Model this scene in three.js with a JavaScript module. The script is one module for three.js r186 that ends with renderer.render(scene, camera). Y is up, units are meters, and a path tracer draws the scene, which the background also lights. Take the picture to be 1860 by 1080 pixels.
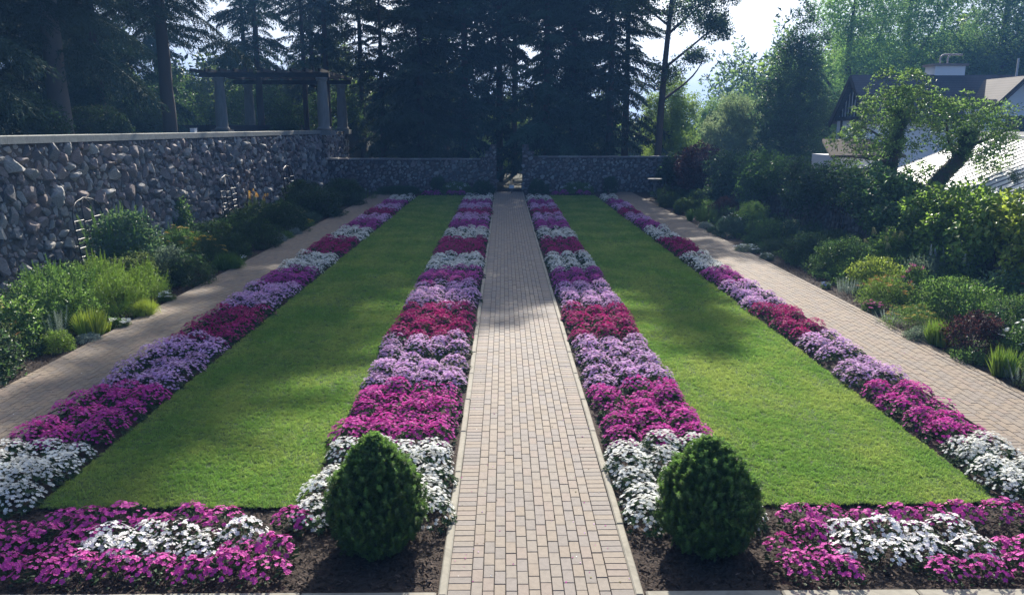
import * as THREE from 'three';
import { mergeGeometries, mergeVertices, toCreasedNormals } from 'three/addons/utils/BufferGeometryUtils.js';
import { ImprovedNoise } from 'three/addons/math/ImprovedNoise.js';

// ------------------------------------------------------------------ camera, sky, sun, exposure
const scene = new THREE.Scene();
const camera = new THREE.PerspectiveCamera(2 * Math.atan(540 / 1400) * 180 / Math.PI, 1860 / 1080, 0.1, 900);
camera.position.set(-0.31, 3.9, 0);
{
  const pitch = Math.atan(310 / 1400), yaw = Math.atan(15 / 1400);
  camera.lookAt(-0.31 + Math.sin(yaw) * Math.cos(pitch), 3.9 - Math.sin(pitch), -Math.cos(yaw) * Math.cos(pitch));
}
const SUN_AZ = 5 * Math.PI / 180, SUN_EL = 31 * Math.PI / 180;          // azimuth measured from -z towards +x
const sunDir = new THREE.Vector3(Math.sin(SUN_AZ) * Math.cos(SUN_EL), Math.sin(SUN_EL), -Math.cos(SUN_AZ) * Math.cos(SUN_EL));
{
  const w = 512, h = 256, d = new Float32Array(w * h * 4);
  for (let j = 0; j < h; j++) for (let i = 0; i < w; i++) {
    const el = ((j + 0.5) / h - 0.5) * Math.PI, ph = ((i + 0.5) / w - 0.5) * 2 * Math.PI;
    const x = Math.cos(el) * Math.cos(ph), y = Math.sin(el), z = Math.cos(el) * Math.sin(ph);
    const c = x * sunDir.x + y * sunDir.y + z * sunDir.z;
    const up = Math.max(0, y), t = Math.pow(1 - up, 3.2);
    const g = Math.exp((c - 1) * 7), g2 = Math.exp((c - 1) * 2.0), g3 = Math.exp((c - 1) * 4.5);
    const k = (j * w + i) * 4;
    d[k] = 0.02 + 0.062 * t + 0.85 * g + 0.10 * g2 + 0.36 * g3;
    d[k + 1] = 0.056 + 0.086 * t + 0.85 * g + 0.105 * g2 + 0.32 * g3;
    d[k + 2] = 0.15 + 0.115 * t + 0.82 * g + 0.12 * g2 + 0.22 * g3;
    d[k + 3] = 1;
  }
  const tex = new THREE.DataTexture(d, w, h, THREE.RGBAFormat, THREE.FloatType);
  tex.mapping = THREE.EquirectangularReflectionMapping; tex.magFilter = THREE.LinearFilter; tex.needsUpdate = true;
  scene.background = tex; scene.environment = tex;
}
const sun = new THREE.DirectionalLight(new THREE.Color(1, 0.93, 0.82), 5);
sun.position.copy(sunDir).multiplyScalar(150).add(new THREE.Vector3(0, 0, -28)); sun.target.position.set(0, 0, -28);
sun.castShadow = true; sun.shadow.mapSize.set(4096, 4096); sun.shadow.bias = -0.0005; sun.shadow.radius = 1;
Object.assign(sun.shadow.camera, { left: -70, right: 70, top: 70, bottom: -70, near: 1, far: 320 });
scene.add(sun, sun.target);
scene.fog = new THREE.FogExp2(new THREE.Color(0.20, 0.47, 1.0), 0.0015);
const renderer = new THREE.WebGLRenderer({ antialias: true });
renderer.toneMapping = THREE.LinearToneMapping; renderer.toneMappingExposure = 2.35;
renderer.shadowMap.enabled = true;

// ------------------------------------------------------------------ helpers
let seed = 7;
const rnd = () => { seed = (seed + 0x6D2B79F5) | 0; let t = Math.imul(seed ^ (seed >>> 15), 1 | seed); t = (t + Math.imul(t ^ (t >>> 7), 61 | t)) ^ t; return ((t ^ (t >>> 14)) >>> 0) / 4294967296; };
const R = (a, b) => a + (b - a) * rnd();
const noise3 = new ImprovedNoise(), N = (x, y, z) => noise3.noise(x, y, z);
const V = (x, y, z) => new THREE.Vector3(x, y, z);
const lerp = (a, b, t) => a + (b - a) * t, clamp = (x, a = 0, b = 1) => Math.min(b, Math.max(a, x));
const used = {};
function numbered(n) { const k = used[n] = (used[n] ?? -1) + 1; return k ? n + '_' + String(k).padStart(3, '0') : n; }
function tag(o, label, category, group) { o.userData.label = label; o.userData.category = category; if (group) o.userData.group = group; return o; }
function thing(name, label, category, group, x = 0, y = 0, z = 0, turn = 0) {
  const o = new THREE.Group(); o.name = numbered(name); o.position.set(x, y, z); o.rotation.y = turn; scene.add(o);
  return tag(o, label, category, group);
}
function structure(o, name) { o.name = numbered(name); o.userData.kind = 'structure'; scene.add(o); return o; }
function mesh(name, geo, mat, parent) { const m = new THREE.Mesh(geo, mat); m.name = name; m.castShadow = m.receiveShadow = true; parent?.add(m); return m; }
function copies(name, geo, mat, mats, colors, parent) {                    // many alike pieces as one InstancedMesh
  const m = new THREE.InstancedMesh(geo, mat, mats.length); m.name = name; m.castShadow = m.receiveShadow = true;
  mats.forEach((q, i) => m.setMatrixAt(i, q)); if (colors) colors.forEach((c, i) => m.setColorAt(i, c));
  m.userData.kind = 'stuff'; parent?.add(m); return m;
}
const _q = new THREE.Quaternion(), _e = new THREE.Euler();
function M4(x, y, z, rx, ry, rz, sx, sy = sx, sz = sx) { return new THREE.Matrix4().compose(V(x, y, z), _q.setFromEuler(_e.set(rx, ry, rz, 'YXZ')), V(sx, sy, sz)); }
function M4dir(p, n, spin, s, sy = s) {                                    // y axis along n, spun about it
  const q = new THREE.Quaternion().setFromUnitVectors(V(0, 1, 0), n.clone().normalize()).multiply(new THREE.Quaternion().setFromAxisAngle(V(0, 1, 0), spin));
  return new THREE.Matrix4().compose(p, q, V(s, sy, s));
}
class MB {                                                                 // triangles gathered into one geometry
  constructor() { this.p = []; this.c = null; }
  tri(a, b, c) { this.p.push(a.x, a.y, a.z, b.x, b.y, b.z, c.x, c.y, c.z); }
  quad(a, b, c, d) { this.tri(a, b, c); this.tri(a, c, d); }
  leaf(o, dir, side, l, w, fold = 0.25) {                                  // a folded kite-shaped leaf
    const nrm = V().crossVectors(side, dir).normalize(), m = o.clone().addScaledVector(dir, l * 0.45);
    const tip = o.clone().addScaledVector(dir, l).addScaledVector(nrm, -l * 0.12);
    const a = m.clone().addScaledVector(side, w / 2).addScaledVector(nrm, w * fold), b = m.clone().addScaledVector(side, -w / 2).addScaledVector(nrm, w * fold);
    this.tri(o, a, tip); this.tri(o, tip, b);
  }
  blade(o, dir, side, l, w, bend = 0.2) {                                  // a strap leaf of two segments
    const down = V(0, -1, 0), m = o.clone().addScaledVector(dir, l * 0.55), tip = o.clone().addScaledVector(dir, l).addScaledVector(down, l * bend);
    const s = side.clone().multiplyScalar(w / 2);
    const o1 = o.clone().add(s), o2 = o.clone().sub(s), m1 = m.clone().addScaledVector(s, 0.9), m2 = m.clone().addScaledVector(s, -0.9);
    this.quad(o1, o2, m2, m1); this.tri(m1, m2, tip);
  }
  sprayed(share = 0.5) { const g = this.geo(), n = this.p.length / 3, k = Math.floor(n / 6 * share) * 6; g.addGroup(0, k, 0); g.addGroup(k, n - k, 1); return g; }
  geo() { const g = new THREE.BufferGeometry(); g.setAttribute('position', new THREE.Float32BufferAttribute(this.p, 3)); g.computeVertexNormals(); return g; }
}
function rdir(up = 0) { const z = R(-1, 1), a = R(0, 6.2832), s = Math.sqrt(1 - z * z); return V(s * Math.cos(a), z + up, s * Math.sin(a)).normalize(); }
function sideOf(d) { return V().crossVectors(d, rdir()).normalize(); }
function clump(n, rad, l, w, up = 0.2, squash = 0.8) {                     // a spray of leaves in a ball
  const b = new MB();
  for (let i = 0; i < n; i++) { const d = rdir(), p = d.clone().multiplyScalar(rad * Math.cbrt(rnd())); p.y *= squash; const dd = d.clone().multiplyScalar(0.6).add(rdir(up)).normalize(); b.leaf(p, dd, sideOf(dd), l * R(0.7, 1.25), w * R(0.7, 1.25)); }
  return b.sprayed();
}
function box(x0, x1, y0, y1, z0, z1) { const g = new THREE.BoxGeometry(x1 - x0, y1 - y0, z1 - z0); g.translate((x0 + x1) / 2, (y0 + y1) / 2, (z0 + z1) / 2); return g; }
function slab(w, h, d, c = 0.004) {                                        // a box with chamfered top edges, base at y = 0
  const g = new THREE.BufferGeometry(), a = w / 2, b = d / 2, P = [];
  const ring = (x, y, z) => [[-x, y, -z], [x, y, -z], [x, y, z], [-x, y, z]];
  const r = [ring(a, 0, b), ring(a, h - c, b), ring(a - c, h, b - c)];
  for (let k = 0; k < 2; k++) for (let i = 0; i < 4; i++) { const j = (i + 1) % 4; P.push(...r[k][i], ...r[k + 1][i], ...r[k + 1][j], ...r[k][i], ...r[k + 1][j], ...r[k][j]); }
  P.push(...r[2][0], ...r[2][3], ...r[2][2], ...r[2][0], ...r[2][2], ...r[2][1]);
  g.setAttribute('position', new THREE.Float32BufferAttribute(P, 3)); g.computeVertexNormals(); return uvFlat(g);
}
function uvFlat(g, s = 1, ox = 0, oz = 0) {                                // uv in metres from the dominant plane
  const p = g.attributes.position, n = g.attributes.normal, uv = [];
  for (let i = 0; i < p.count; i++) {
    const ax = Math.abs(n.getX(i)), ay = Math.abs(n.getY(i)), az = Math.abs(n.getZ(i));
    if (ay >= ax && ay >= az) uv.push(p.getX(i) * s + ox, p.getZ(i) * s + oz); else if (ax >= az) uv.push(p.getZ(i) * s + ox, p.getY(i) * s + oz); else uv.push(p.getX(i) * s + ox, p.getY(i) * s + oz);
  }
  g.setAttribute('uv', new THREE.Float32BufferAttribute(uv, 2)); return g;
}
function taper(points, radii, radial = 7, wob = 0) {                       // a tapered tube through points
  const curve = new THREE.CatmullRomCurve3(points), n = (points.length - 1) * 4, P = [], I = [];
  for (let i = 0; i <= n; i++) {
    const t = i / n, c = curve.getPoint(t), d = curve.getTangent(t), f = t * (radii.length - 1), k = Math.min(radii.length - 2, Math.floor(f)), r = lerp(radii[k], radii[k + 1], f - k);
    const u = V().crossVectors(d, Math.abs(d.x) > 0.9 ? V(0, 0, 1) : V(1, 0, 0)).normalize(), v = V().crossVectors(d, u);
    for (let j = 0; j < radial; j++) { const a = j / radial * 6.2832, rr = r * (1 + wob * N(c.x + Math.cos(a) * 2, c.y * 0.7, c.z + Math.sin(a) * 2)); const q = c.clone().addScaledVector(u, Math.cos(a) * rr).addScaledVector(v, Math.sin(a) * rr); P.push(q.x, q.y, q.z); }
  }
  for (let i = 0; i < n; i++) for (let j = 0; j < radial; j++) { const a = i * radial + j, b = i * radial + (j + 1) % radial; I.push(a, b, a + radial, b, b + radial, a + radial); }
  const g = new THREE.BufferGeometry(); g.setAttribute('position', new THREE.Float32BufferAttribute(P, 3)); g.setIndex(I); g.computeVertexNormals(); return g;
}
function tex(size, f, srgb = false) {                                      // f(u, v) -> [r, g, b] in 0..1, tileable by the caller
  const d = new Uint8Array(size * size * 4);
  for (let j = 0; j < size; j++) for (let i = 0; i < size; i++) { const c = f(i / size, j / size), k = (j * size + i) * 4; d[k] = clamp(c[0]) * 255; d[k + 1] = clamp(c[1]) * 255; d[k + 2] = clamp(c[2]) * 255; d[k + 3] = 255; }
  const t = new THREE.DataTexture(d, size, size); t.wrapS = t.wrapT = THREE.RepeatWrapping; t.magFilter = THREE.LinearFilter; t.minFilter = THREE.LinearMipmapLinearFilter; t.generateMipmaps = true; if (srgb) t.colorSpace = THREE.SRGBColorSpace; t.needsUpdate = true; return t;
}
function tn(u, v, f, s = 0) {                                              // tileable noise in 0..1
  const a = u * 6.28318, b = v * 6.28318, r = f / 6.28318;
  return 0.5 + 0.5 * N(Math.cos(a) * r + s, Math.sin(a) * r + Math.cos(b) * r * 1.01 + s * 0.7, Math.sin(b) * r + s * 1.3) * 1.5;
}
const C = (r, g, b) => new THREE.Color(r, g, b);
const std = (color, roughness = 0.9, o = {}) => new THREE.MeshStandardMaterial({ color, roughness, side: THREE.DoubleSide, ...o });
const leafy = (color, o = {}) => new THREE.MeshPhysicalMaterial({ color, roughness: 0.8, transmission: 0.45, thickness: 0, specularIntensity: 0.45, side: THREE.DoubleSide, ...o });

// ------------------------------------------------------------------ materials
const speckle = tex(256, (u, v) => { const a = rnd(), n = tn(u, v, 7, 3); const k = 0.70 + 0.2 * n + (a > 0.82 ? 0.28 : a < 0.14 ? -0.26 : 0); return [k, k * 0.985, k * 0.965]; });
speckle.repeat.set(3.2, 3.2);
const brickTones = [C(0.29, 0.24, 0.205), C(0.28, 0.245, 0.21), C(0.265, 0.235, 0.215), C(0.295, 0.25, 0.205), C(0.25, 0.222, 0.20), C(0.29, 0.242, 0.195)];
const brickMats = brickTones.map((c) => std(c, 0.85, { map: speckle, bumpMap: speckle, bumpScale: 0.0015 }));
const sideTint = C(0.90, 0.84, 0.76), sideMats = brickTones.map((c) => std(c.clone().multiply(sideTint), 0.85, { map: speckle, bumpMap: speckle, bumpScale: 0.0015 }));
const brickAny = std(C(1, 1, 1), 0.85, { map: speckle });
const soilTex = tex(512, (u, v) => { const n = tn(u, v, 26, 1) * 0.45 + tn(u, v, 70, 5) * 0.4 + rnd() * 0.3; const k = 0.25 + n * 0.8; return [k, k * 0.93, k * 0.86]; });
soilTex.repeat.set(0.7, 0.7);
const soilMat = std(C(0.052, 0.036, 0.028), 1, { map: soilTex, bumpMap: soilTex, bumpScale: 0.03 });
const concTex = tex(512, (u, v) => { const n = tn(u, v, 6, 2) * 0.5 + tn(u, v, 24, 8) * 0.35 + rnd() * 0.22; const k = 0.48 + n * 0.5; return [k, k * 0.98, k * 0.93]; });
const concrete = std(C(0.36, 0.34, 0.29), 0.9, { map: concTex, bumpMap: concTex, bumpScale: 0.003 });
const coping = std(C(0.40, 0.42, 0.40), 0.9, { map: concTex, bumpMap: concTex, bumpScale: 0.004 });
const mortar = std(C(0.16, 0.15, 0.14), 1, { map: soilTex, bumpMap: soilTex, bumpScale: 0.02 });
const rockTex = tex(256, (u, v) => { const n = tn(u, v, 9, 4) * 0.6 + tn(u, v, 30, 6) * 0.3 + rnd() * 0.2; const k = 0.4 + n * 0.6; return [k, k, k]; });
rockTex.repeat.set(1.5, 1.5);
const rockTones = [C(0.38, 0.325, 0.30), C(0.31, 0.31, 0.305), C(0.46, 0.44, 0.40), C(0.32, 0.26, 0.24), C(0.20, 0.20, 0.205), C(0.40, 0.35, 0.335), C(0.52, 0.505, 0.47)];
const rockMats = rockTones.map((c) => std(c, 0.88, { map: rockTex, bumpMap: rockTex, bumpScale: 0.02 }));
const rockAny = std(C(1, 1, 1), 0.9, { map: rockTex });
const barkTex = tex(256, (u, v) => { const n = tn(u * 3 % 1, v, 20, 2) * 0.6 + rnd() * 0.3; const k = 0.4 + n * 0.6; return [k, k * 0.95, k * 0.9]; });
const bark = std(C(0.085, 0.068, 0.055), 1), barkPale = std(C(0.17, 0.15, 0.13), 1);
const iron = std(C(0.02, 0.02, 0.022), 0.45, { metalness: 0.3 });
const G = {                                                                // leaf materials
  spruce: leafy(C(0.035, 0.062, 0.036), { roughness: 0.75, transmission: 0.12 }), pine: leafy(C(0.045, 0.08, 0.04), { transmission: 0.2 }),
  wood: leafy(C(0.085, 0.15, 0.03), { transmission: 0.5 }), dark: leafy(C(0.035, 0.075, 0.026), { transmission: 0.25 }), mid: leafy(C(0.06, 0.12, 0.03)),
  lime: leafy(C(0.12, 0.20, 0.03), { transmission: 0.5 }), silver: leafy(C(0.24, 0.30, 0.25), { transmission: 0.2 }), gloss: leafy(C(0.05, 0.11, 0.04), { roughness: 0.42, transmission: 0.15 }),
  box: leafy(C(0.036, 0.078, 0.018), { roughness: 0.6, transmission: 0.22 }), burgundy: leafy(C(0.05, 0.018, 0.018), { roughness: 0.5 }), grass: leafy(C(0.095, 0.17, 0.028), { transmission: 0.45 }),
  flowerLeaf: leafy(C(0.035, 0.075, 0.022), { transmission: 0.25, roughness: 0.7 }), vine: leafy(C(0.075, 0.135, 0.025), { roughness: 0.6, transmission: 0.35 }), any: leafy(C(1, 1, 1), { transmission: 0.4 }), spray: [std(C(0.62, 0.62, 0.62), 0.55), leafy(C(1, 1, 1), { transmission: 0.62, roughness: 0.95 })], sprayGloss: [std(C(0.12, 0.19, 0.10), 0.4), leafy(C(0.15, 0.26, 0.09), { transmission: 0.5, roughness: 0.95 })], sprayDark: [std(C(0.04, 0.075, 0.03), 0.42), leafy(C(0.07, 0.14, 0.04), { transmission: 0.5, roughness: 0.95 })], grassAny: leafy(C(1, 1, 1), { transmission: 0.58, roughness: 0.9 }),
};
const petal = (c) => leafy(c, { roughness: 0.75, transmission: 0.3 });
const P = { any: leafy(C(1, 1, 1), { roughness: 0.8, transmission: 0.4 }), white: petal(C(0.82, 0.84, 0.80)), magenta: petal(C(0.62, 0.045, 0.40)), yellow: petal(C(0.75, 0.48, 0.04)), orange: petal(C(0.75, 0.24, 0.02)), pale: petal(C(0.7, 0.65, 0.3)), pink: petal(C(0.68, 0.2, 0.42)), red: petal(C(0.55, 0.01, 0.03)), blue: petal(C(0.35, 0.4, 0.75)) };

// ------------------------------------------------------------------ ground, soil, paths, kerbs, lawns
camera.updateMatrixWorld(true); camera.aspect = 1860 / 1080; camera.updateProjectionMatrix();
const toScreen = (x, y, z) => V(x, y, z).project(camera);
const inFrame = (x, y, z, m = 1.02) => { const s = toScreen(x, y, z); return Math.abs(s.x) < m && Math.abs(s.y) < m; };
const groundMat = std(C(0.035, 0.045, 0.018), 1, { map: soilTex });
{
  const g = new THREE.PlaneGeometry(900, 900); g.rotateX(-Math.PI / 2); g.translate(0, -0.03, -200); uvFlat(g);
  structure(mesh('ground', g, groundMat), 'ground');
  const s = new THREE.PlaneGeometry(27, 50, 108, 200); s.rotateX(-Math.PI / 2); s.translate(0, 0, -24.4);
  const p = s.attributes.position; for (let i = 0; i < p.count; i++) p.setY(i, 0.012 * N(p.getX(i) * 2.3, 1, p.getZ(i) * 2.3));
  s.computeVertexNormals(); uvFlat(s); structure(mesh('soil', s, soilMat), 'soil');
}
function paving(x0, x1, zn, zf, soldierL, soldierR, runR, kerbs, brickMats, tint) {
  const path = structure(new THREE.Group(), 'brick_path');
  const sheet = box(x0, x1, -0.02, 0.010, zf, zn); uvFlat(sheet); mesh('joint_sand', sheet, std(C(0.03, 0.027, 0.022), 1, { map: soilTex }), path);
  const list = [], jn = 0.007;                                              // [x, z, width, length]
  let a = x0 + (kerbs ? 0.08 : 0), b = x1 - (kerbs ? 0.08 : 0);
  const soldier = (x) => { for (let z = zn; z > zf; z -= 0.1) list.push([x + 0.1, z - 0.05, 0.2, 0.1]); };
  if (soldierL) { soldier(a); a += 0.2; } if (soldierR) { soldier(b - 0.2); b -= 0.2; }
  for (let k = 0; k < runR; k++) { b -= 0.112; for (let z = zn + R(0, 0.2); z > zf; z -= 0.2) list.push([b + 0.056, z - 0.1, 0.1, 0.2]); }
  const n = Math.round((b - a) / 0.1), w = (b - a) / n;
  for (let k = 0; k < n; k++) { let off = (k % 2) * 0.1 + R(-0.02, 0.02); for (let z = zn + off; z > zf; z -= 0.2) list.push([a + w * (k + 0.5), z - 0.1, w, 0.2]); }
  const near = list.map((q, i) => [inFrame(q[0], 0, q[1]) ? Math.hypot(q[0] + 0.3, q[1]) : 999 + i, q]).sort((p, q) => p[0] - q[0]);
  const shapes = [0, 1, 2, 3, 4, 5].map((k) => [0.2, 0.1].map((l) => uvFlat(slab(0.1 - jn, 0.032, l - jn, 0.003), 1, k * 0.37, k * 0.71)));
  const wide = [0, 1, 2].map((k) => uvFlat(slab(0.2 - jn, 0.032, 0.1 - jn, 0.003), 1, k * 0.37, k * 0.71));
  const far = [], cols = [];
  near.forEach(([, [x, z, ww, l]], i) => {
    const sold = ww > 0.15, y = -0.001 + R(-0.0022, 0.0022), tone = Math.floor(R(0, 6));
    if (i < 300) {
      const m = mesh(numbered('brick'), sold ? wide[i % 3] : shapes[i % 6][0], brickMats[tone], path);
      m.position.set(x + R(-0.001, 0.001), y, z); m.rotation.set(R(-0.006, 0.006), R(-0.008, 0.008), R(-0.008, 0.008)); if (!sold) m.scale.x = ww / 0.1;
    } else { far.push(M4(x, y, z, R(-0.006, 0.006), R(-0.008, 0.008) + (sold ? Math.PI / 2 : 0), R(-0.008, 0.008), sold ? 1 : ww / 0.1, 1, 1)); cols.push(brickTones[tone].clone().multiply(tint).multiplyScalar(R(0.9, 1.08))); }
  });
  copies('brick_paving', shapes[0][0], brickAny, far, cols, path);
  if (kerbs) for (const s of [x0 + 0.04, x1 - 0.04]) for (let z = zn; z > zf; z -= 1.2) {
    const l = Math.min(1.2, z - zf), g = slab(0.074, 0.06, l - 0.012, 0.012); uvFlat(g, 1, R(0, 3), R(0, 3)); const m = mesh(numbered('kerb_stone'), g, concrete, path); m.position.set(s + R(-0.004, 0.004), -0.015 + R(-0.004, 0.004), z - l / 2); m.rotation.y = R(-0.003, 0.003);
  }
  return path;
}
paving(-0.88, 0.88, -4.6, -47.2, true, true, 0, true, brickMats, C(1, 1, 1));
paving(-7.95, -6.42, -7, -47, false, true, 0, false, sideMats, sideTint);
paving(5.98, 7.46, -7, -47, true, false, 3, false, sideMats, sideTint);
{
  const path = structure(new THREE.Group(), 'front_path');                 // the path that runs across, below the picture, with its kerb
  for (const [a, b] of [[-9, -0.885], [0.885, 9]]) {
    const g = box(a, b, -0.02, 0.014, -5.66, -3.6); uvFlat(g); mesh('paving_slab', g, concrete, path);
    for (let x = a; x < b - 0.1; x += 1.16) { const l = Math.min(1.16, b - x), k = slab(l - 0.01, 0.07, 0.2, 0.015); uvFlat(k, 1, R(0, 3), R(0, 3)); const m = mesh(numbered('kerb_stone'), k, concrete, path); m.position.set(x + l / 2, -0.02, -5.76 + R(-0.006, 0.006)); }
  }
}
const lawnTex = tex(512, (u, v) => { const n = tn(u, v, 9, 3) * 0.35 + tn(u, v, 60, 9) * 0.4 + rnd() * 0.3; const k = 0.4 + n * 0.7; return [k, k, k * 0.9]; });
lawnTex.repeat.set(0.5, 0.5);
const lawnMat = std(C(0.055, 0.10, 0.022), 1, { map: lawnTex });
const tufts = [0, 1, 2].map(() => { const b = new MB(); for (let i = 0; i < 13; i++) { const a = R(0, 6.28), d = V(Math.cos(a) * R(0.25, 0.8), 1, Math.sin(a) * R(0.25, 0.8)).normalize(); b.blade(V(R(-0.026, 0.026), 0, R(-0.026, 0.026)), d, sideOf(d), R(0.024, 0.044), R(0.0032, 0.0052), 0.25); } return b.geo(); });
function lawn(x0, x1) {
  const zn = -7.42, zf = -44.3, L = structure(new THREE.Group(), 'lawn');
  const g = new THREE.PlaneGeometry(x1 - x0, zn - zf, 20, 160); g.rotateX(-Math.PI / 2); g.translate((x0 + x1) / 2, 0.034, (zn + zf) / 2);
  const p = g.attributes.position; for (let i = 0; i < p.count; i++) { const x = p.getX(i), z = p.getZ(i); p.setY(i, 0.034 + 0.010 * N(x * 0.9, 2, z * 0.9)); if (Math.abs(z - zn) < 0.02) p.setZ(i, z + 0.05 * N(x * 3.1, 2, 5) + 0.02); if (Math.abs(x - x0) < 0.02 || Math.abs(x - x1) < 0.02) p.setX(i, x + 0.025 * N(3, 7, z * 1.7)); }
  g.computeVertexNormals(); uvFlat(g); mesh('turf', g, lawnMat, L);
  const edge = box(x0 + 0.03, x1 - 0.03, -0.02, 0.022, zf + 0.01, zn - 0.05); uvFlat(edge); mesh('turf_edge', edge, soilMat, L);
  const sets = [[[], []], [[], []], [[], []]];
  const sow = (za, zb, dens, s) => {
    const n = Math.round((za - zb) * (x1 - x0) * dens);
    for (let i = 0; i < n; i++) {
      const x = R(x0 - 0.02, x1 + 0.02), z = R(zb, za === zn ? zn + 0.03 + 0.05 * N(x * 3.1, 2, 5) : za), k = Math.floor(R(0, 3)), stripe = Math.floor((x - x0) / 0.56) % 2 ? 1 : -1;
      const pat = N(x * 0.8, 4, z * 0.8) + 0.5 * N(x * 2.6, 6, z * 2.6) + stripe * 0.1, fine = N(x * 5, 1, z * 5), sc = s * (0.9 + 0.35 * fine + R(-0.2, 0.25));
      sets[k][0].push(M4(x, 0.03, z, stripe * 0.5 + R(-0.25, 0.25), R(0, 6.28), R(-0.3, 0.3), sc, sc * R(0.8, 1.2), sc));
      const dry = clamp(0.5 + pat * 0.9 + R(-0.35, 0.35)); sets[k][1].push(C(lerp(0.19, 0.37, dry), lerp(0.36, 0.47, dry), lerp(0.06, 0.11, dry)).multiplyScalar(R(0.75, 1.15)));
    }
  };
  sow(zn, -11, 1900, 1); sow(-11, -16, 1300, 1.15); sow(-16, -26, 600, 1.5); sow(-26, zf, 260, 2.1);
  sets.forEach(([m, c], k) => copies(numbered('grass'), tufts[k], G.grassAny, m, c, L));
}
lawn(-5.16, -2.46); lawn(2.32, 4.9);
{                                                                           // bark mulch on the bare soil
  const chip = new MB(); for (let k = 0; k < 2; k++) { const l = 0.022, w = 0.007, t = 0.004; const q = [V(-l, 0, -w), V(l, 0, -w * 0.6), V(l * 0.8, t, w), V(-l * 0.9, t, w * 0.8)]; chip.quad(...q); }
  const m = [], c = [], put = (x0, x1, z0, z1, dens) => { const n = Math.abs((x1 - x0) * (z1 - z0)) * dens; for (let i = 0; i < n; i++) { m.push(M4(R(x0, x1), R(0.004, 0.02), R(z0, z1), R(-0.5, 0.5), R(0, 6.28), R(-0.5, 0.5), R(0.35, 1.25))); const k = R(0.5, 1.5) * (rnd() > 0.93 ? 2.2 : 1); c.push(C(0.075 * k, 0.054 * k, 0.042 * k)); } };
  put(-5.6, -0.9, -5.95, -7.4, 900); put(0.9, 5.6, -5.95, -7.4, 900); put(-8.9, -5.2, -6, -8, 300); put(5, 8, -6, -8, 300);
  put(-8.7, -7.95, -9, -22, 600); put(7.46, 8.1, -9, -22, 600); put(-2.46, -2.3, -7, -20, 300); put(2.1, 2.32, -7, -20, 300);
  const o = copies('mulch', chip.geo(), std(C(1, 1, 1), 1), m, c); o.name = 'mulch'; tag(o, 'dark bark mulch scattered over the bare soil of the beds', 'mulch'); scene.add(o);
}

{                                                                           // fallen petals and bits of leaf on the paving
  const b = new MB(); b.leaf(V(0, 0, 0), V(1, 0.05, 0).normalize(), V(0, 0, 1), 0.024, 0.017, 0.2);
  const m = [], c = [], tones = [C(0.7, 0.7, 0.66), C(0.55, 0.06, 0.36), C(0.6, 0.4, 0.62), C(0.16, 0.10, 0.05), C(0.20, 0.19, 0.06)];
  for (let i = 0; i < 520; i++) { const e = rnd() ** 2.2 * 0.7, near = -6 - 26 * rnd() ** 1.3, side = Math.floor(R(0, 4)), x = [-0.8 + e, 0.8 - e, -6.5 - e, 6.05 + e][side]; m.push(M4(x, 0.034, near, R(-0.2, 0.2), R(0, 6.28), R(-0.2, 0.2), R(0.5, 1.2))); c.push(tones[Math.floor(R(0, 5))]); }
  const o = copies('petals', b.geo(), std(C(1, 1, 1), 0.9), m, c); tag(o, 'fallen petals and leaf bits scattered along the paving edges', 'petals'); scene.add(o);
}
// ------------------------------------------------------------------ stone walls
function rock(detail, k) {
  let g = mergeVertices(new THREE.IcosahedronGeometry(1, detail).deleteAttribute('normal').deleteAttribute('uv')); const p = g.attributes.position, v = V(), cuts = [];
  for (let i = 0; i < 8; i++) cuts.push([rdir(), R(0.45, 0.8)]);
  for (let i = 0; i < p.count; i++) { v.fromBufferAttribute(p, i); v.multiplyScalar(1 + 0.3 * N(v.x * 1.6 + k * 7, v.y * 1.6, v.z * 1.6) + 0.22 * N(v.x * 3.7 + k * 3, v.y * 3.7, v.z * 3.7 + 9)); for (const [d, h] of cuts) { const e = v.dot(d) - h; if (e > 0) v.addScaledVector(d, -e); } p.setXYZ(i, v.x, v.y, v.z); }
  g = toCreasedNormals(g, 0.38); return uvFlat(g, 0.6, k * 0.3, k * 0.7);
}
const rocks = Array.from({ length: 12 }, (_, k) => rock(3, k)), rocksLow = Array.from({ length: 3 }, (_, k) => rock(1, k + 20));
function packStones(len, hgt, sizes) {                                      // centres and half sizes of stones fitted together on a wall face
  const cell = 0.3, grid = new Map(), out = [];
  const free = (x, y, r) => { const i0 = Math.floor(x / cell), j0 = Math.floor(y / cell); for (let i = i0 - 2; i <= i0 + 2; i++) for (let j = j0 - 2; j <= j0 + 2; j++) for (const s of grid.get(i * 1000 + j) ?? []) { const dx = (x - s.x) / 1.12, dy = (y - s.y); if (dx * dx + dy * dy < (r + s.r) * (r + s.r) * 0.55) return false; } return true; };
  for (const [r0, r1, tries] of sizes) for (let t = 0; t < tries * len; t++) {
    const r = R(r0, r1), x = R(0, len), y = R(r * 0.5, hgt - r * 0.75);
    if (free(x, y, r)) { const s = { x, y, r }; out.push(s); const k = Math.floor(x / cell) * 1000 + Math.floor(y / cell); grid.has(k) ? grid.get(k).push(s) : grid.set(k, [s]); }
  }
  return out;
}
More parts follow.
